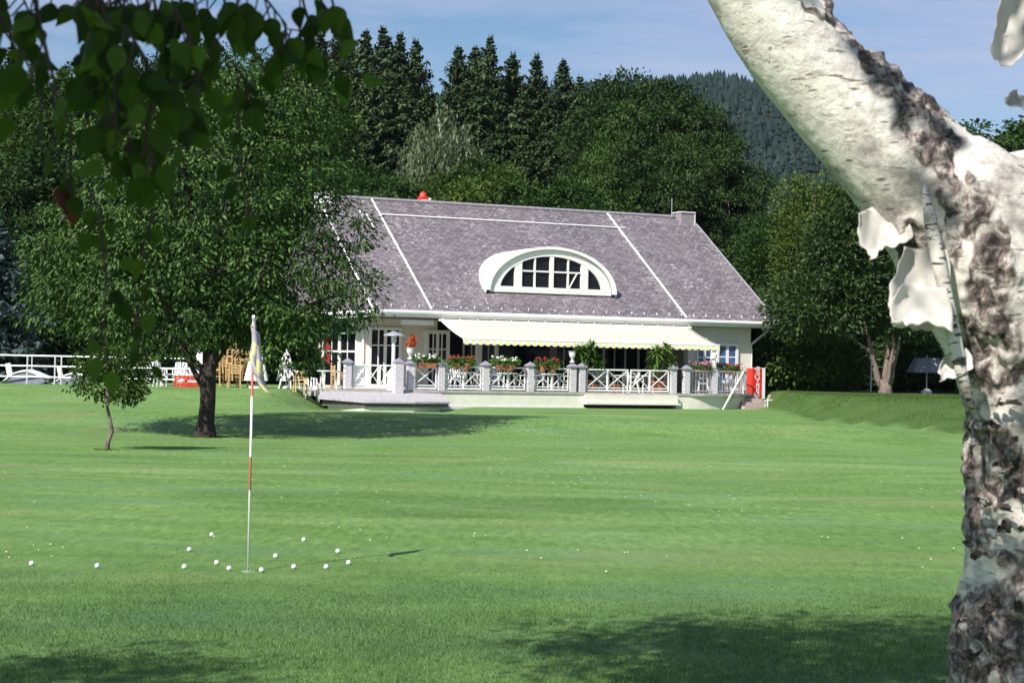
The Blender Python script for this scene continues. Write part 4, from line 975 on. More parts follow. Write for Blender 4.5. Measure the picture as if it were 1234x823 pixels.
# ------------------------------------------------------------------ trees with trunks of their own
# big cherry
CB = (-6.88, 38.67)
cz = tz(*CB); sc_ = 53.3
def cpx(x, y): return ((x-248)/sc_+0, (432-y)/sc_+CH-cz)   # photo position at the tree's depth -> local x, z
ch = thing('cherry_tree', 'large broad cherry tree with dark trunk standing on the lawn before the clubhouse', 'tree', (CB[0], CB[1], cz))
E_ = []
for x, y, rx, rz, yy, ry in [(235,235,135,150,0,2.6),(330,190,85,120,.3,1.8),(150,210,75,110,-.2,1.9),(110,330,75,80,0,1.7),(200,350,110,85,-.6,2.2),(330,330,95,85,0,2.2),(395,350,60,50,.2,1.4),(350,410,50,45,-.3,1.2),(405,270,38,40,.3,1.0),(70,300,45,60,.1,1.2),(270,110,80,55,0,1.6),(350,110,55,50,.2,1.2),(60,370,38,35,0,1.0),(130,395,55,30,0,1.2),(300,385,60,45,.4,1.3)]:
    lx, lz = cpx(x, y); E_.append(((lx, yy, lz), (rx/sc_, ry, rz/sc_)))
V, Fq, cs = crown(E_, 2700, 20, .27, .13, .055, 31, droop=.8, shell=.72, squash=.42, up=.8, ow=.7, nn=.4)
npmesh('crown', V, Fq, L_cherry, ch)
mb = MB()
mb.tube([(0,0,-.2),(-.01,0,.05),(.0,0,.35),(.03,0,.8),(.02,0,1.25),(.0,0,1.6)], [.34,.26,.19,.175,.185,.2], 14)
limbs = [((-.05,0,1.1),(-.55,-.1,1.95),.085),((0,0,1.45),(.9,.2,3.1),.16),((0,0,1.4),(-.7,-.2,2.3),.1),((.05,0,1.55),(-.3,.1,4.6),.16),((.4,.1,2.2),(2.6,.2,3.2),.09),((.8,.2,2.9),(2.0,.3,5.2),.09),((-.2,.1,3.2),(-2.2,-.2,4.4),.09),((-.6,-.2,2.2),(-2.6,0,2.9),.07),((0,0,3.5),(.9,-.6,6.2),.09),((-.2,.1,4.3),(-.6,.2,7.4),.08),((.6,.2,2.6),(.4,-1.6,3.6),.08),((.1,0,2),(-1.0,-1.5,3.4),.08),((0,0,2.5),(.3,1.8,4.5),.08)]
for i, (a_, b2, r0) in enumerate(limbs):
    pts = limb(mb, a_, b2, r0, r0*.35, 80+i, .1, 8)
rr = random.Random(5)
for k in range(70):
    c_ = Vector(cs[rr.randrange(len(cs))]); best = min((Vector(b2) for _, b2, _ in limbs), key=lambda q: (q-c_).length); limb(mb, best, c_, .035, .008, 200+k, .12, 5, 4)
mb.build('trunk', woodbark, ch, True)
# young tree with pale crooked stem
sp_ = gr(128, 541); sp_.z = tz(sp_.x, sp_.y); st_ = thing('young_tree', 'small round-headed young tree with thin pale crooked stem at the left', 'tree', sp_)
e = [((.05,0,1.3),(.6,.5,.4)),((.6,0,1.2),(.22,.22,.25)),((-.55,.1,1.25),(.2,.2,.2)),((-.3,0,1.55),(.4,.4,.35)),((.45,.1,1.5),(.4,.4,.42)),((.05,0,1.65),(.5,.4,.35)),((.35,-.1,1.1),(.35,.3,.2))]
V, Fq, cs = crown(e, 330, 10, .1, .085, .05, 44, droop=.3, shell=.45); npmesh('crown', V, Fq, L_mid, st_)
mb = MB(); mb.tube([(0,0,-.1),(.03,0,.15),(.1,0,.35),(.06,0,.55),(.0,0,.8),(-.02,0,1.3)], [.06,.045,.042,.036,.03,.02], 8)
for k in range(8): limb(mb, (0,0,.8+.04*k), Vector(cs[k*30]), .018, .005, k, .1, 5, 4)
mb.build('trunk', greybark, st_, True)
# right side trees
def col_tree(px, Y, topy, halfw, label, mat, seed, mirror=1, bare=.18, name='hornbeam_tree'):
    b0 = gz(px, Y); h = at(px, topy, Y).z-b0.z; t = thing(name, label, 'tree', b0); r = np.random.default_rng(seed)
    E = [((0,0,h*.55),(halfw*.75,halfw*.75,h*.42))]
    for k in range(9):
        a_ = r.random()*6.28; f = r.uniform(.2,.85); E.append(((halfw*.5*math.cos(a_), halfw*.4*math.sin(a_), h*f), (halfw*.42*(1.2-f*.5),)*2+(h*.12,)))
    V, Fq, cs = crown(E, 1500, 14, .28, .2, .09, seed, droop=-.2, shell=.6, squash=1.1); npmesh('crown', V, Fq, mat, t)
    mb = MB(); mb.tube([(0,0,-.2),(0,0,h*.4),(0,0,h*.9)],[.22,.14,.04],8)
    for k in range(16): c_ = Vector(cs[r.integers(0,len(cs))]); limb(mb, (0,0,max(.6,c_.z*.55)), c_, .06, .015, seed+k, .06, 5, 4)
    mb.build('trunk', greybark, t, True); return t
col_tree(978, 84, 205, 2.6, 'upright green hornbeam with feathery outline right of the roof', L_lime, 61)
col_tree(925, 92, 262, 2.4, 'dull green tree between the roof slope and the upright hornbeam', L_mid, 62)
# multi-stem tree with broad dark crown
b0 = gz(1063, 76); t = thing('multi_stem_tree', 'tree with several pale stems and wide dark green crown on the right-hand bank', 'tree', b0)
def q(x, y): return ((x-1063)/27.1, (478-y)/27.1)
E = []
for x, y, rx, rz in [(1000,370,75,45),(1040,320,70,60),(1095,370,60,45),(1050,260,55,55),(1010,300,45,45),(1120,320,50,60),(965,385,45,30),(1085,250,45,50),(1150,360,40,50)]:
    lx, lz = q(x, y); E.append(((lx,0,lz),(rx/27.1,1.8,rz/27.1)))
V, Fq, cs = crown(E, 2300, 16, .34, .24, .1, 71, droop=.1, shell=.5, squash=.5); npmesh('crown', V, Fq, L_dark if 0 else leafmat('hemlock_leaves', (.014,.036,.01), (.05,.095,.022), .12), t)
mb = MB(); mb.tube([(.2,0,-.3),(.15,0,.15),(.12,0,.6)],[.42,.3,.24],10)
for a_, b2, r0 in [((.0,0,.2),(-.75,0,3.0),.16),((.15,0,.3),(.1,.1,3.4),.17),((.3,0,.3),(.85,0,2.9),.14),((.2,-.1,.2),(.45,-.3,3.0),.1),((-.75,0,2.7),(-1.9,0,3.9),.08),((-.75,0,2.9),(-.9,0,5.6),.11),((.1,.1,3.2),(.6,.2,6.2),.12),((.85,0,2.8),(1.7,.1,5.4),.1),((-.3,0,1.6),(-2.2,-.2,2.9),.06)]: limb(mb, a_, b2, r0, r0*.45, int(r0*999)+int(a_[0]*10), .06, 8)
mb.build('trunk', greybark, t, True)
# rhododendron by the drinks machine
b0 = gz(945, 80); t = thing('rhododendron_bush', 'tall open rhododendron with bare twisted stems right of the red drinks machine', 'bush', b0)
E = [((x, y, z),(.55,.5,.35)) for x, y, z in [(-.7,0,2.1),(0,0,2.45),(.7,0,2.1),(-.9,.2,1.5),(.95,0,1.5),(.3,.2,1.9),(-.2,-.3,2.0),(.8,0,.8),(1.3,0,.6),(-.1,.1,1.3)]]
V, Fq, cs = crown(E, 300, 12, .16, .17, .07, 73, droop=.2, shell=.4); npmesh('crown', V, Fq, L_mid, t)
mb = MB()
for k in range(14): limb(mb, (random.uniform(-.3,.3),0,-.1), Vector(cs[k*20]), .045, .015, k, .12, 6)
mb.build('stems', greybark, t, True)
# blue spruce at the left edge
bs = spruce('blue_spruce', 'blue-grey spruce at the left edge behind the pipe fence', 6.6, 2.6, 77, L_blue, .05, 1.3); bs.location = gz(-8, 72)

# ------------------------------------------------------------------ GREEN: flag, balls, daisies
pp = gr(299, 688); fl = thing('golf_flagstick', 'white and red flagstick with limp yellow chequered flag in the putting green', 'flagstick', pp)
MB().tube([(0,0,0),(0,0,2.13)], .0105, 10).build('pole', polem, fl, True)
MB().lathe([(.054,-.1),(.054,.002),(.05,.002),(.05,-.1)], n=20).build('cup', white, fl)
NS, NT = 34, 22; V = []; F_ = []; UVs = []
for i in range(NS+1):
    s = i/NS
    for j in range(NT+1):
        t_ = j/NT
        hang = s**1.15
        x = -.012+.04*math.sin(s*13+t_*1.5)*(.5+.4*s)+.06*s+.10*s*t_*t_+.012*math.sin(t_*7)
        y = -.02-.075*math.cos(s*13+t_*1.5)*(.35+s)-.03*math.sin(s*4)
        z = 2.12-.42*t_-(.25*hang+.04*math.sin(t_*PI)*s)*1.0
        V.append((x, y, z)); UVs.append((s*5.0+.01, t_*4.0+.01))
for i in range(NS):
    for j in range(NT): a_ = i*(NT+1)+j; F_.append((a_,a_+1,a_+NT+2,a_+NT+1))
me = bpy.data.meshes.new('flag'); me.from_pydata(V, [], F_); uvl = me.uv_layers.new(name='UV')
for l in me.loops: uvl.data[l.index].uv = UVs[l.vertex_index]
fo = link('flag', me, flagm, fl, True); s = fo.modifiers.new('thick', 'SOLIDIFY'); s.thickness = .002
bm = bmesh.new(); bmesh.ops.create_icosphere(bm, subdivisions=3, radius=.0214); bme = bpy.data.meshes.new('golf_ball'); bm.to_mesh(bme); bm.free()
bme.materials.append(simple('golf_ball_white', (.82,.82,.8), .35, .02, 80, bmp=.3)); bme.polygons.foreach_set('use_smooth', [True]*len(bme.polygons))
balls = [(38,679,'leftmost golf ball on the green, alone near the left edge'),(117,682,'second golf ball from the left, alone on the green'),(222,683,'white golf ball at the lower left of the cluster left of the flagstick'),(228,662,'white golf ball at the upper left of the cluster left of the flagstick'),(255,644,'farthest golf ball left of the flagstick'),(261,678,'white golf ball in the near row, second left of the flagstick'),(276,685,'white golf ball nearest the flagstick on its left'),(315,687,'white golf ball nearest the flagstick on its right'),(332,670,'white golf ball right of the flagstick, just behind the near row'),(354,683,'white golf ball in the near row, second right of the flagstick'),(366,650,'farthest golf ball right of the flagstick'),(393,683,'white golf ball in the near row, third right of the flagstick'),(407,664,'white golf ball above the rightmost one'),(420,678,'rightmost golf ball on the green')]
for px, py, l in balls:
    o = bpy.data.objects.new('golf_ball', bme); COL.objects.link(o); p = gr(px, py+2.5); o.location = (p.x, p.y, tz(p.x, p.y)+.0214); tag(o, l, 'golf ball', 'golf balls on the green')
# daisies and clippings
r = np.random.default_rng(3); n = 420; P = np.stack([r.uniform(-9, 9, n), r.uniform(14.5, 36, n)], 1); m_ = (np.sin(P[:,0]*1.3+P[:,1]*.5)+r.normal(size=n)*.6) > .1; P = P[m_]
V = []; F_ = []
for x, y in P:
    z = tz(x, y)+.018; o = len(V); s = r.uniform(.006, .012)
    V += [(x+s*math.cos(a_), y+s*math.sin(a_), z) for a_ in np.arange(6)*PI/3]+[(x,y,z+.01)]; F_ += [(o+k, o+(k+1) % 6, o+6) for k in range(6)]
tag(npmesh('daisies', V, F_, simple('daisy_petals', (.75,.7,.5), .7, .1, 30, bmp=0)), kind='stuff')
# grass blades of the apron
r = np.random.default_rng(4); n = 420000
y = 8.2+(r.random(n)**.9)*10; x = r.uniform(-1, 1, n)*(y*.36+1.2); 
keep = r.random(n) < 1-sst(11.5, 17.5, y+.8*np.sin(x*1.3+np.sin(y*1.7))+.5*np.sin(x*3.7+y)); x, y = x[keep], y[keep]; n = len(x)
z = terr(x, y); cl = np.sin(x*3.1+np.sin(y*2.3)*2)*np.sin(y*2.7+x)*.5+.5
hgt = (.014+.022*r.random(n))*(.6+.7*cl)*(1-.65*sst(11, 15, y)); a_ = r.random(n)*2*PI; lean = r.normal(size=(n, 2))*.014
w_ = .0016+.0012*r.random(n)
B0_ = np.stack([x-np.cos(a_)*w_, y-np.sin(a_)*w_, z-.002], 1); B1_ = np.stack([x+np.cos(a_)*w_, y+np.sin(a_)*w_, z-.002], 1); Tp = np.stack([x+lean[:,0], y+lean[:,1], z+hgt], 1)
V = np.stack([B0_, B1_, Tp], 1).reshape(-1, 3); tag(npmesh('grass', V, np.arange(3*n).reshape(-1, 3), L_grass), kind='stuff')
r = np.random.default_rng(8); n = 60000
x = r.uniform(10.9, 30, n); y = r.uniform(50, 74, n); dd_ = y-np.interp(x, [8, 10, 13.5, 20, 40], [69, 65.5, 52.5, 47, 44]); k_ = dd_ > .1+.3*np.sin(x*4); x, y = x[k_], y[k_]
for bx, by, br, m_ in ((CB[0], CB[1], .42, 500), (sp_.x, sp_.y, .2, 120)):
    a_ = r.random(m_)*2*PI; x = np.append(x, bx+br*np.cos(a_)*r.uniform(.6, 1.2, m_)); y = np.append(y, by+br*np.sin(a_)*r.uniform(.6, 1.2, m_))
n = len(x); z = terr(x, y); hgt = r.uniform(.03, .08, n)*(.6+.5*np.sin(x*1.7)*np.sin(y*1.3)); a_ = r.random(n)*2*PI; w_ = r.uniform(.008, .016, n); lean = r.normal(size=(n, 2))*.04
hgt[-620:] *= .6
V = np.stack([np.stack([x-np.cos(a_)*w_, y-np.sin(a_)*w_, z-.01], 1), np.stack([x+np.cos(a_)*w_, y+np.sin(a_)*w_, z-.01], 1), np.stack([x+lean[:,0], y+lean[:,1], z+hgt], 1)], 1).reshape(-1, 3)
tag(npmesh('rough_grass', V, np.arange(3*n).reshape(-1, 3), leafmat('rough_grass_blades', (.05, .1, .022), (.12, .18, .045), .3, .7, .1)), kind='stuff')
p = gr(1097, 740); tag(MB().tube([p, p+Vector((.04,0,.13))], [.003,.001], 5).build('grass_stalk', L_plant), 'single tall grass stalk leaning right at the edge of the shade near the birch', 'grass stalk')

# ------------------------------------------------------------------ FOREGROUND BIRCH
YB = 2.6; PXM = FPX/YB
birch = thing('birch_tree', 'old white birch with dark scarred bark and peeling curls filling the right foreground', 'tree', (at(1240, 430, YB).x, YB, 0))
bo = Vector(birch.location)
def bp(px, py, dy=0): return at(px, py, YB+dy)-bo
mb = MB()
def ctube(pts, n=28):
    P = [bp(x, y, d) for x, y, r_, d in pts]; R_ = [.95*r_/PXM for x, y, r_, d in pts]
    # smooth subdivision
    PP = []; RR = []
    for i in range(len(P)-1):
        p0, p1, p2, p3 = P[max(i-1,0)], P[i], P[i+1], P[min(i+2,len(P)-1)]
        r0_, r1_, r2_, r3_ = R_[max(i-1,0)], R_[i], R_[i+1], R_[min(i+2,len(P)-1)]
        for s in range(5):
            t = s/5; c = lambda a_,b2,c_,d_: .5*((2*b2)+(-a_+c_)*t+(2*a_-5*b2+4*c_-d_)*t*t+(-a_+3*b2-3*c_+d_)*t**3)
            PP.append(c(p0,p1,p2,p3)); RR.append(c(r0_,r1_,r2_,r3_))
    PP.append(P[-1]); RR.append(R_[-1]); mb.tube(PP, RR, n)
ctube([(1232,1880,150,0),(1236,1500,118,0),(1240,1100,104,0),(1238,823,97,0),(1248,720,92,0),(1254,620,88,0),(1250,530,86,0),(1238,460,84,0),(1218,390,92,0),(1190,320,104,0),(1158,262,100,0),(1120,225,88,0)])
ctube([(1190,310,100,0),(1130,240,88,0),(1068,175,78,-.01),(1000,108,66,-.02),(950,50,61,-.03),(905,-20,58,-.04),(850,-120,55,-.06),(780,-250,50,-.1)])
ctube([(1170,290,95,0),(1230,258,80,.02),(1310,230,72,.04),(1400,170,64,.08),(1500,60,56,.12)])
ctube([(1330,240,40,.05),(1285,150,27,.04),(1268,60,24,.04),(1262,-60,22,.04),(1275,-220,18,.03)], 16)
o = mb.build('tmp_trunk', None)
rm = o.modifiers.new('rm', 'REMESH'); rm.mode = 'VOXEL'; rm.voxel_size = .0042; rm.use_smooth_shade = True
smo = o.modifiers.new('sm', 'SMOOTH'); smo.iterations = 12; smo.factor = .6
dg = bpy.context.evaluated_depsgraph_get(); me = bpy.data.meshes.new_from_object(o.evaluated_get(dg)); bpy.data.objects.remove(o)
nvt = len(me.vertices); co = np.empty(nvt*3, np.float32); me.vertices.foreach_get('co', co); co = co.reshape(-1, 3).astype(float)
no = np.empty(nvt*3, np.float32); me.vertices.foreach_get('normal', no); no = no.reshape(-1, 3)
W = co+np.array(bo); wn1 = np.array([mnoise.fractal(Vector((c[0]*11+9, c[1]*11, c[2]*11)), .8, 2.1, 4) for c in co]); wn2 = np.array([mnoise.fractal(Vector((c[0]*11, c[1]*11+7, c[2]*11)), .8, 2.1, 4) for c in co])
d_ = W-cC; zc = d_@cF; pxs = 617+FPX*(d_@cX)/zc; pys = 411.5-FPX*(d_@cY)/zc
def blob(cx_, cy_, rx, ry, ang=0):
    dx, dy = pxs-cx_+wn1*26, pys-cy_+wn2*30; c, s = math.cos(ang), math.sin(ang); return np.clip(1.5-np.sqrt(((dx*c+dy*s)/rx)**2+((-dx*s+dy*c)/ry)**2), 0, 1)
rg = np.zeros(nvt)
for a_ in [(1095,125,38,55,-.6),(1120,170,40,30,.5),(1060,60,16,60,-.75),(1000,20,10,30,-.7),(1190,330,34,60,.1),(1200,410,42,60,0),(1140,250,10,60,0),(1170,250,22,25,0),(1110,300,14,30,0),(1218,300,14,50,-.3)]: rg = np.maximum(rg, blob(*a_))
low = sst(430, 520, pys)*.78; cen = np.exp(-((pxs-(1195-.02*(pys-500)))/46)**2)
whitep = np.maximum.reduce([blob(1215,640,34,26), blob(1195,440,20,20), blob(1225,480,30,50), blob(1175,690,22,26)])
rg = np.maximum(rg, low*(cen*1.0+.35)*(1-whitep)); rg = np.clip(rg, 0, 1)
rg = np.maximum(rg, .0)
nz = np.array([mnoise.fractal(Vector((c[0]*22, c[1]*22, c[2]*16)), .7, 2.1, 4) for c in co])
nz2 = np.array([mnoise.noise(Vector((c[0]*9, c[1]*9, c[2]*5))) for c in co])
nz3 = np.array([mnoise.noise(Vector((c[0]*75, c[1]*75, c[2]*60))) for c in co])
disp = .004*nz2+.0006*nz3+rg*(.012*nz+.006*nz3+.003)
disp = disp+rg*np.maximum(0, wn1)*.006; co2 = co+no*disp[:, None]
me.vertices.foreach_set('co', co2.astype(np.float32).ravel()); at_ = me.attributes.new('rough', 'FLOAT', 'POINT'); at_.data.foreach_set('value', rg.astype(np.float32)); me.update()
me.materials.clear(); link('trunk', me, bark, birch, True)
# peeling bark curls
def curl(outline_c, w, h, label=None, dy=-.11, roll_=.8, twist=0, seed=0, tilt=0, name='bark_curl', wav=.5, th=.0008, rz=0, mat=None):
    """sheet of bark w x h px, attached along its top edge/right edge, rolling towards the camera at its free side"""
    nu, nv_ = 18, 22; r = random.Random(seed); V = []; F_ = []
    cx_, cy_ = outline_c; W_, H_ = w/PXM, h/PXM; c0 = bp(cx_, cy_, dy)
    q1, q2, q3 = r.random()*6, r.random()*6, r.random()*6; jl = [.08*math.sin(q1+j*.5)+.04*math.sin(q2+j*1.3) for j in range(nv_+1)]; jb = [.09*math.sin(q2+i*.42)+.05*math.sin(q3+i*1.1)+r.uniform(-.012,.012) for i in range(nu+1)]
    for j in range(nv_+1):
        t = j/nv_
        for i in range(nu+1):
            s = i/nu-.5
            edge = 1-.3*abs(2*t-1)**3
            x = s*W_*edge+(jl[j]*W_*.5 if i in (0,) else 0); z = -t*H_+(jb[i]*H_*.5 if j == nv_ else 0)
            ph = roll_*t*2.2
            yy = -H_*.35*(1-math.cos(ph))/max(roll_,.1)*.5; zz = -H_*math.sin(min(ph, 2.6))/max(2.2*roll_, .3) if roll_ > .05 else z
            yy += .018*math.sin(s*5+seed)*wav - .03*s*s*2
            zz += (jb[i]*H_*.35*t)
            yy += .0018*math.sin(i*.9+seed)*math.sin(j*.7); v_ = Vector((x+twist*t*W_, yy, zz)); v_ = Matrix.Rotation(tilt, 3, 'Y') @ v_; v_ = Matrix.Rotation(rz, 3, 'Z') @ v_; V.append(c0+v_)
    for j in range(nv_):
        for i in range(nu): a_ = j*(nu+1)+i; F_.append((a_,a_+1,a_+nu+2,a_+nu+1))
    o = MB().add(V, F_).build(name, mat or curlm, birch, True); s = o.modifiers.new('thick', 'SOLIDIFY'); s.thickness = th
    if label: o['label'] = label
    return o
curl((1050,250), 62, 85, 'curled bark flap under the limb, left of the fork', -.05, .75, -.1, 1, tilt=-.45)
curl((1112,300), 66, 110, 'large pale bark sheet hanging left of the trunk', -.09, .45, -.15, 2, tilt=.05)
curl((1110,345), 70, 95, 'grey rolled end of the hanging bark sheet', -.12, .9, .0, 3, tilt=.1)
curl((1148,425), 40, 45, None, -.1, .8, -.3, 4, tilt=-.4)
curl((975,158), 26, 90, 'thin bark strip lifting off the underside of the limb', .0, .4, .0, 5, tilt=-.72, rz=.9)
curl((908,88), 20, 24, None, -.0, .6, .2, 6, tilt=-.8)
curl((1152,150), 26, 26, None, -.03, .4, .4, 7, tilt=.6)
curl((1168,168), 22, 30, None, -.04, .6, .4, 17, tilt=.9)
curl((1228,-20), 44, 115, 'ragged bark strip hanging at the upper right corner', .05, .35, -.3, 8, tilt=.1)
curl((1232,115), 30, 34, None, .0, .8, -.2, 9, tilt=.5)
scalem = simple('dark_bark_scale', (.16,.12,.1), .85, .7, 40)
for k in range(46):
    rk = random.Random(k+60); py = rk.uniform(455, 815); edge = np.interp(py, [455,520,600,700,823], [1156,1164,1166,1156,1145])
    px = edge+rk.uniform(-2, 75); curl((px, py), rk.uniform(6,15), rk.uniform(5,16), None, -.105*math.sqrt(max(.02,1-((px-1245)/90)**2))-.004, rk.uniform(.4,1.1), rk.uniform(-.4,.4), k, tilt=rk.uniform(-1.4,1.4), name='bark_flake', rz=rk.uniform(-.5,.6), mat=scalem if k % 3 else None)
for k in range(26):
    rk = random.Random(k+160); t_ = rk.random(); px = 1056+86*t_+rk.uniform(-16,12); py = 88+85*t_+rk.uniform(-8,24)
    curl((px, py), rk.uniform(5,12), rk.uniform(5,12), None, -.07+rk.uniform(-.01,.01), rk.uniform(.4,1.1), rk.uniform(-.4,.4), k, tilt=rk.uniform(-1.4,1.4), name='bark_flake', rz=rk.uniform(-.5,.6), mat=scalem)
dashm, nt, b = nodes('dashed_bark'); v = coords(nt); n3 = noise_tex(nt, 1, 2, coords(nt, 'Object', (45, 45, 210)), .5)
nt.links.new(mixc(nt, ramp(nt, n3, [(.56, (0,0,0)), (.6, (1,1,1))]), ramp(nt, noise_tex(nt, 20, 4, v), [(.35, (.36,.32,.28)), (.6, (.66,.62,.56))]), (.07,.05,.045)), b.inputs['Base Color']); b.inputs['Roughness'].default_value = .8
m = MB(); m.tube([bp(x, y, -.115) for x, y in ((1114,222),(1120,262),(1130,310),(1141,360),(1150,410),(1160,455),(1175,500))], [.003,.009,.011,.010,.0115,.009,.004], 10); o = m.build('bark_ridge', dashm, birch, True)
# branches carrying the hanging sprays and the crown overhead
m = MB()
def wp(x, y, z): return Vector((x, y, z))-bo
Ptop = at(780, -250, YB-.1)-bo
m.tube([Ptop, wp(.1,2.3,2.95), wp(-.3,2.0,3.15), wp(-.8,1.9,3.1), wp(-1.3,2.0,2.9)], [.06,.045,.035,.025,.015], 8)
m.tube([Ptop, wp(-.1,2.6,3.5), wp(-.8,3.4,4.3), wp(-1.6,4.8,5.0)], [.06,.06,.05,.03], 8)
m.tube([Ptop, wp(-.3,1.8,3.5), wp(-1.1,1.0,3.8)], [.05,.04,.02], 8)
m.build('branch', woodbark, birch, True)
Ec = [((-2.3,5.9,5.3),(1.2,1.5,.5)),((-1.2,6.1,5.5),(1.3,1.4,.5)),((-.2,6.0,5.6),(1.2,1.3,.5)),((-1.6,5.0,5.3),(1.4,1.0,.5)),((.4,5.6,5.8),(1.2,1.2,.5)),((-1.6,0,3.7),(1.1,.8,.45)),((-1.1,-.3,3.9),(.9,.8,.4)),((-2.2,.2,3.4),(.9,.9,.4)),((-1.5,.2,3.5),(1.0,.8,.4)),((-5.6,4.8,5.2),(1.0,1.0,.5)),((-.4,3.2,4.9),(.9,.8,.5))]
V, Fq, cs = crown(Ec, 1950, 16, .2, .075, .055, 91, droop=.5, shell=.15); V = V-np.array(bo); npmesh('crown', V, Fq, L_birch, birch)
V, Fq, cs = crown([((-.43,1.1,3.95),(.14,.2,.1)),((-.2,1.3,4.1),(.3,.15,.1))], 16, 12, .1, .06, .045, 95, droop=.5, shell=.1); V = V-np.array(bo); npmesh('crown', V, Fq, L_birch, birch)
# hanging leaves in view, upper left
def leafshape():
    out = [(0,0),(.06,.24),(.16,.42),(.3,.48),(.46,.42),(.64,.28),(.82,.12),(1.0,0)]
    V = []; F_ = []
    for x, h_ in out: V += [(x, h_, -.3*h_+.05*math.sin(x*9)), (x, 0, .06*math.sin(x*PI)), (x, -h_, -.25*h_+.05*math.sin(x*8+1))]
    for i in range(len(out)-1): a_ = 3*i; F_ += [(a_,a_+3,a_+4,a_+1),(a_+1,a_+4,a_+5,a_+2)]
    return np.array(V), F_
LV, LF = leafshape()
lv = []; lf = []; tw = MB(); redv = []; redf = []
def leaf(p, d, size, rk, red=False, pet=.018):
    d = Vector(d).normalized(); base = p+d*pet; tw.tube([p, base], [.0009,.0007], 4)
    nn = Vector((rk.gauss(0,.7), -1+rk.gauss(0,.5), rk.gauss(.2,.5))); nn = (nn-d*nn.dot(d)).normalized(); sd = d.cross(nn)
    size *= .74; V_, F2 = (redv, redf) if red else (lv, lf); o = len(V_); cur_ = rk.uniform(-.3,.3)
    for x, y, z in LV: V_.append(base+d*x*size+sd*y*size*.72+nn*(z+cur_*x*x)*size)
    F2.extend(tuple(i+o for i in f_) for f_ in LF)
def strand(pts, Y, n, seed, size=(.028,.04), r0=.0022):
    rk = random.Random(seed); P = [at(x, y, Y+rk.uniform(-.03,.03))-bo for x, y in pts]; r0 *= .62; n = int(n*1.9) if seed in (5,6,7,8,14,18,19,22,10) else int(n*1.35); tw.tube(P, [r0*(1-.6*i/(len(P)-1)) for i in range(len(P))], 5)
    L = len(P)-1
    for k in range(n):
        f = (k+rk.random()*.8)/n*L; i = min(int(f), L-1); p = P[i].lerp(P[i+1], f-i)
        leaf(p, (rk.gauss(0,.45), rk.gauss(0,.35), -1+rk.gauss(0,.25)), rk.uniform(*size), rk)
strand([(-20,-20),(0,20),(30,70),(55,130),(75,200),(80,225)], 1.35, 5, 1)
strand([(40,-30),(45,20),(60,80),(70,110)], 1.3, 4, 2, (.035,.045), .004)
strand([(-20,40),(-5,70),(10,95),(20,125)], 1.5, 3, 3)
strand([(55,15),(110,10),(150,0),(200,-20)], 1.4, 4, 4)
strand([(100,-25),(115,30),(125,80),(130,140)], 1.45, 8, 5)
strand([(140,-25),(150,40),(160,90),(150,150),(165,190)], 1.35, 10, 6)
strand([(180,-25),(190,20),(200,60),(215,110),(220,150)], 1.4, 10, 7)
strand([(200,-25),(230,20),(262,50),(290,90),(300,110)], 1.5, 10, 8)
strand([(255,-25),(275,10),(290,30)], 1.6, 5, 9)
strand([(160,-20),(120,20),(110,60),(118,100)], 1.5, 7, 10)
strand([(300,-25),(325,5),(345,30),(340,60)], 1.45, 8, 11)
strand([(385,-30),(388,10),(380,40),(345,35),(300,80)], 1.5, 8, 12)
strand([(360,-20),(372,30),(395,55),(425,75)], 1.5, 6, 13)
strand([(150,30),(175,70),(185,110),(175,165),(185,200)], 1.25, 8, 14)
strand([(120,-10),(135,60),(140,130),(140,180)], 1.3, 8, 18)
strand([(210,10),(235,60),(240,110)], 1.3, 7, 19)
strand([(90,-25),(100,0),(115,30)], 1.25, 4, 21)
strand([(70,-20),(120,-10),(170,-14),(230,-8),(300,-10)], 1.35, 14, 22)
strand([(395,-20),(405,20),(400,60),(420,85)], 1.5, 5, 31)
strand([(-10,-20),(0,30),(20,60),(30,90)], 1.4, 6, 32)
strand([(20,-20),(35,15),(25,50)], 1.45, 6, 33)
strand([(60,100),(85,150),(85,215)], 1.35, 2, 15)
strand([(105,225),(118,250),(128,330),(125,400),(130,440)], 1.5, 6, 16, (.022,.034), .0016)
strand([(165,370),(170,400),(175,440)], 1.6, 3, 17, (.02,.03), .0014)
strand([(115,-20),(100,70),(108,160),(112,230),(122,300),(128,340)], 1.5, 5, 20, (.024,.034), .0016)
strand([(285,100),(290,170),(293,225),(305,262)], 1.55, 5, 23, (.022,.036), .0015)
strand([(185,200),(182,260),(172,300),(175,372)], 1.6, 5, 24, (.022,.034), .0014)
rk = random.Random(3)
for x, y in ((78,195),(86,210)): leaf(at(x, y, 1.35)-bo, (rk.gauss(0,.3),0,-1), .034, rk, True)
npmesh('hanging_leaves', np.array([tuple(v) for v in lv]), np.array(lf), L_birch, birch, True)['label'] = 'dark green birch leaves hanging into the upper left of the picture'
npmesh('red_leaf', np.array([tuple(v) for v in redv]), np.array(redf), L_red, birch, True)
tw.build('twigs', simple('twig_bark', (.05,.03,.02), .7, .2, 60), birch, True)

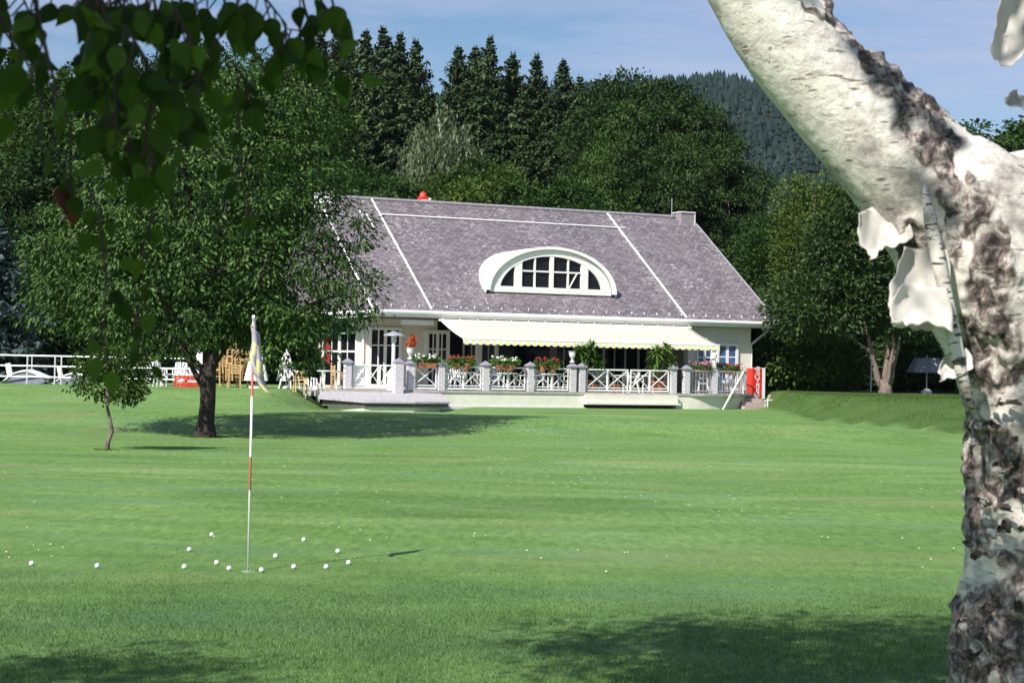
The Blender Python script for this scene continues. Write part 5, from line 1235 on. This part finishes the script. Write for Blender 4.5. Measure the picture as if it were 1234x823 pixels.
# ------------------------------------------------------------------ light, sky, camera
AZ, EL = math.radians(35.5), math.radians(42)
sd = Vector((-math.sin(AZ)*math.cos(EL), -math.cos(AZ)*math.cos(EL), math.sin(EL)))
sl = bpy.data.lights.new('sun', 'SUN'); sl.energy = 5; sl.angle = math.radians(.53); sl.color = (1, .955, .88)
so = bpy.data.objects.new('sun', sl); COL.objects.link(so); so.rotation_euler = sd.to_track_quat('Z', 'Y').to_euler()
w = bpy.data.worlds.new('World'); S.world = w; w.use_nodes = True; nt = w.node_tree; bg = nt.nodes['Background']
sk = nt.nodes.new('ShaderNodeTexSky'); sk.sky_type = 'NISHITA'; sk.sun_disc = False; sk.sun_elevation = EL; sk.sun_rotation = math.atan2(sd.x, sd.y); sk.altitude = 400; sk.air_density = 1.2; sk.dust_density = .4; sk.ozone_density = 6
tc = nt.nodes.new('ShaderNodeTexCoord').outputs['Generated']; mp = nt.nodes.new('ShaderNodeMapping'); mp.inputs['Scale'].default_value = (2.2, 2.2, 16); nt.links.new(tc, mp.inputs[0])
cn = noise_tex(nt, 1.6, 7, mp.outputs[0], .6, .6)
cf = ramp(nt, cn, [(.4, (0,0,0)), (.6, (.62,.62,.62))])
cl_ = mixc(nt, cf, sk.outputs[0], (5.2, 5.5, 7.6)); nt.links.new(cl_, bg.inputs[0]); bg.inputs[1].default_value = .075
hz, nt_, b_ = nodes('haze_air'); nt_.nodes.remove(b_); pv = nt_.nodes.new('ShaderNodeVolumePrincipled'); pv.inputs['Color'].default_value = (.75, .84, 1, 1); pv.inputs['Density'].default_value = .00005; pv.inputs['Anisotropy'].default_value = .2
nt_.links.new(pv.outputs[0], nt_.nodes['Material Output'].inputs['Volume'])
tag(MB().box(-3100, 3100, -60, 4600, -3, 235).build('haze', hz), kind='stuff')
cam = bpy.data.cameras.new('camera'); co_ = bpy.data.objects.new('camera', cam); COL.objects.link(co_); S.camera = co_
cam.sensor_fit = 'HORIZONTAL'; cam.sensor_width = 36; cam.lens = FPX/1234*36; cam.clip_start = .05; cam.clip_end = 8000
M = Matrix(((cX[0], cY[0], -cF[0], 0), (cX[1], cY[1], -cF[1], 0), (cX[2], cY[2], -cF[2], CH), (0,0,0,1))); co_.matrix_world = M
cam.dof.use_dof = True; cam.dof.focus_distance = 26; cam.dof.aperture_fstop = 23
vs_ = S.view_settings; S.display_settings.display_device = 'sRGB'; vs_.view_transform = 'Standard'; vs_.look = 'None'; vs_.exposure = .5; vs_.gamma = 1; vs_.use_curve_mapping = False
S.render.engine = 'CYCLES'; S.cycles.max_bounces = 6; S.cycles.transparent_max_bounces = 6
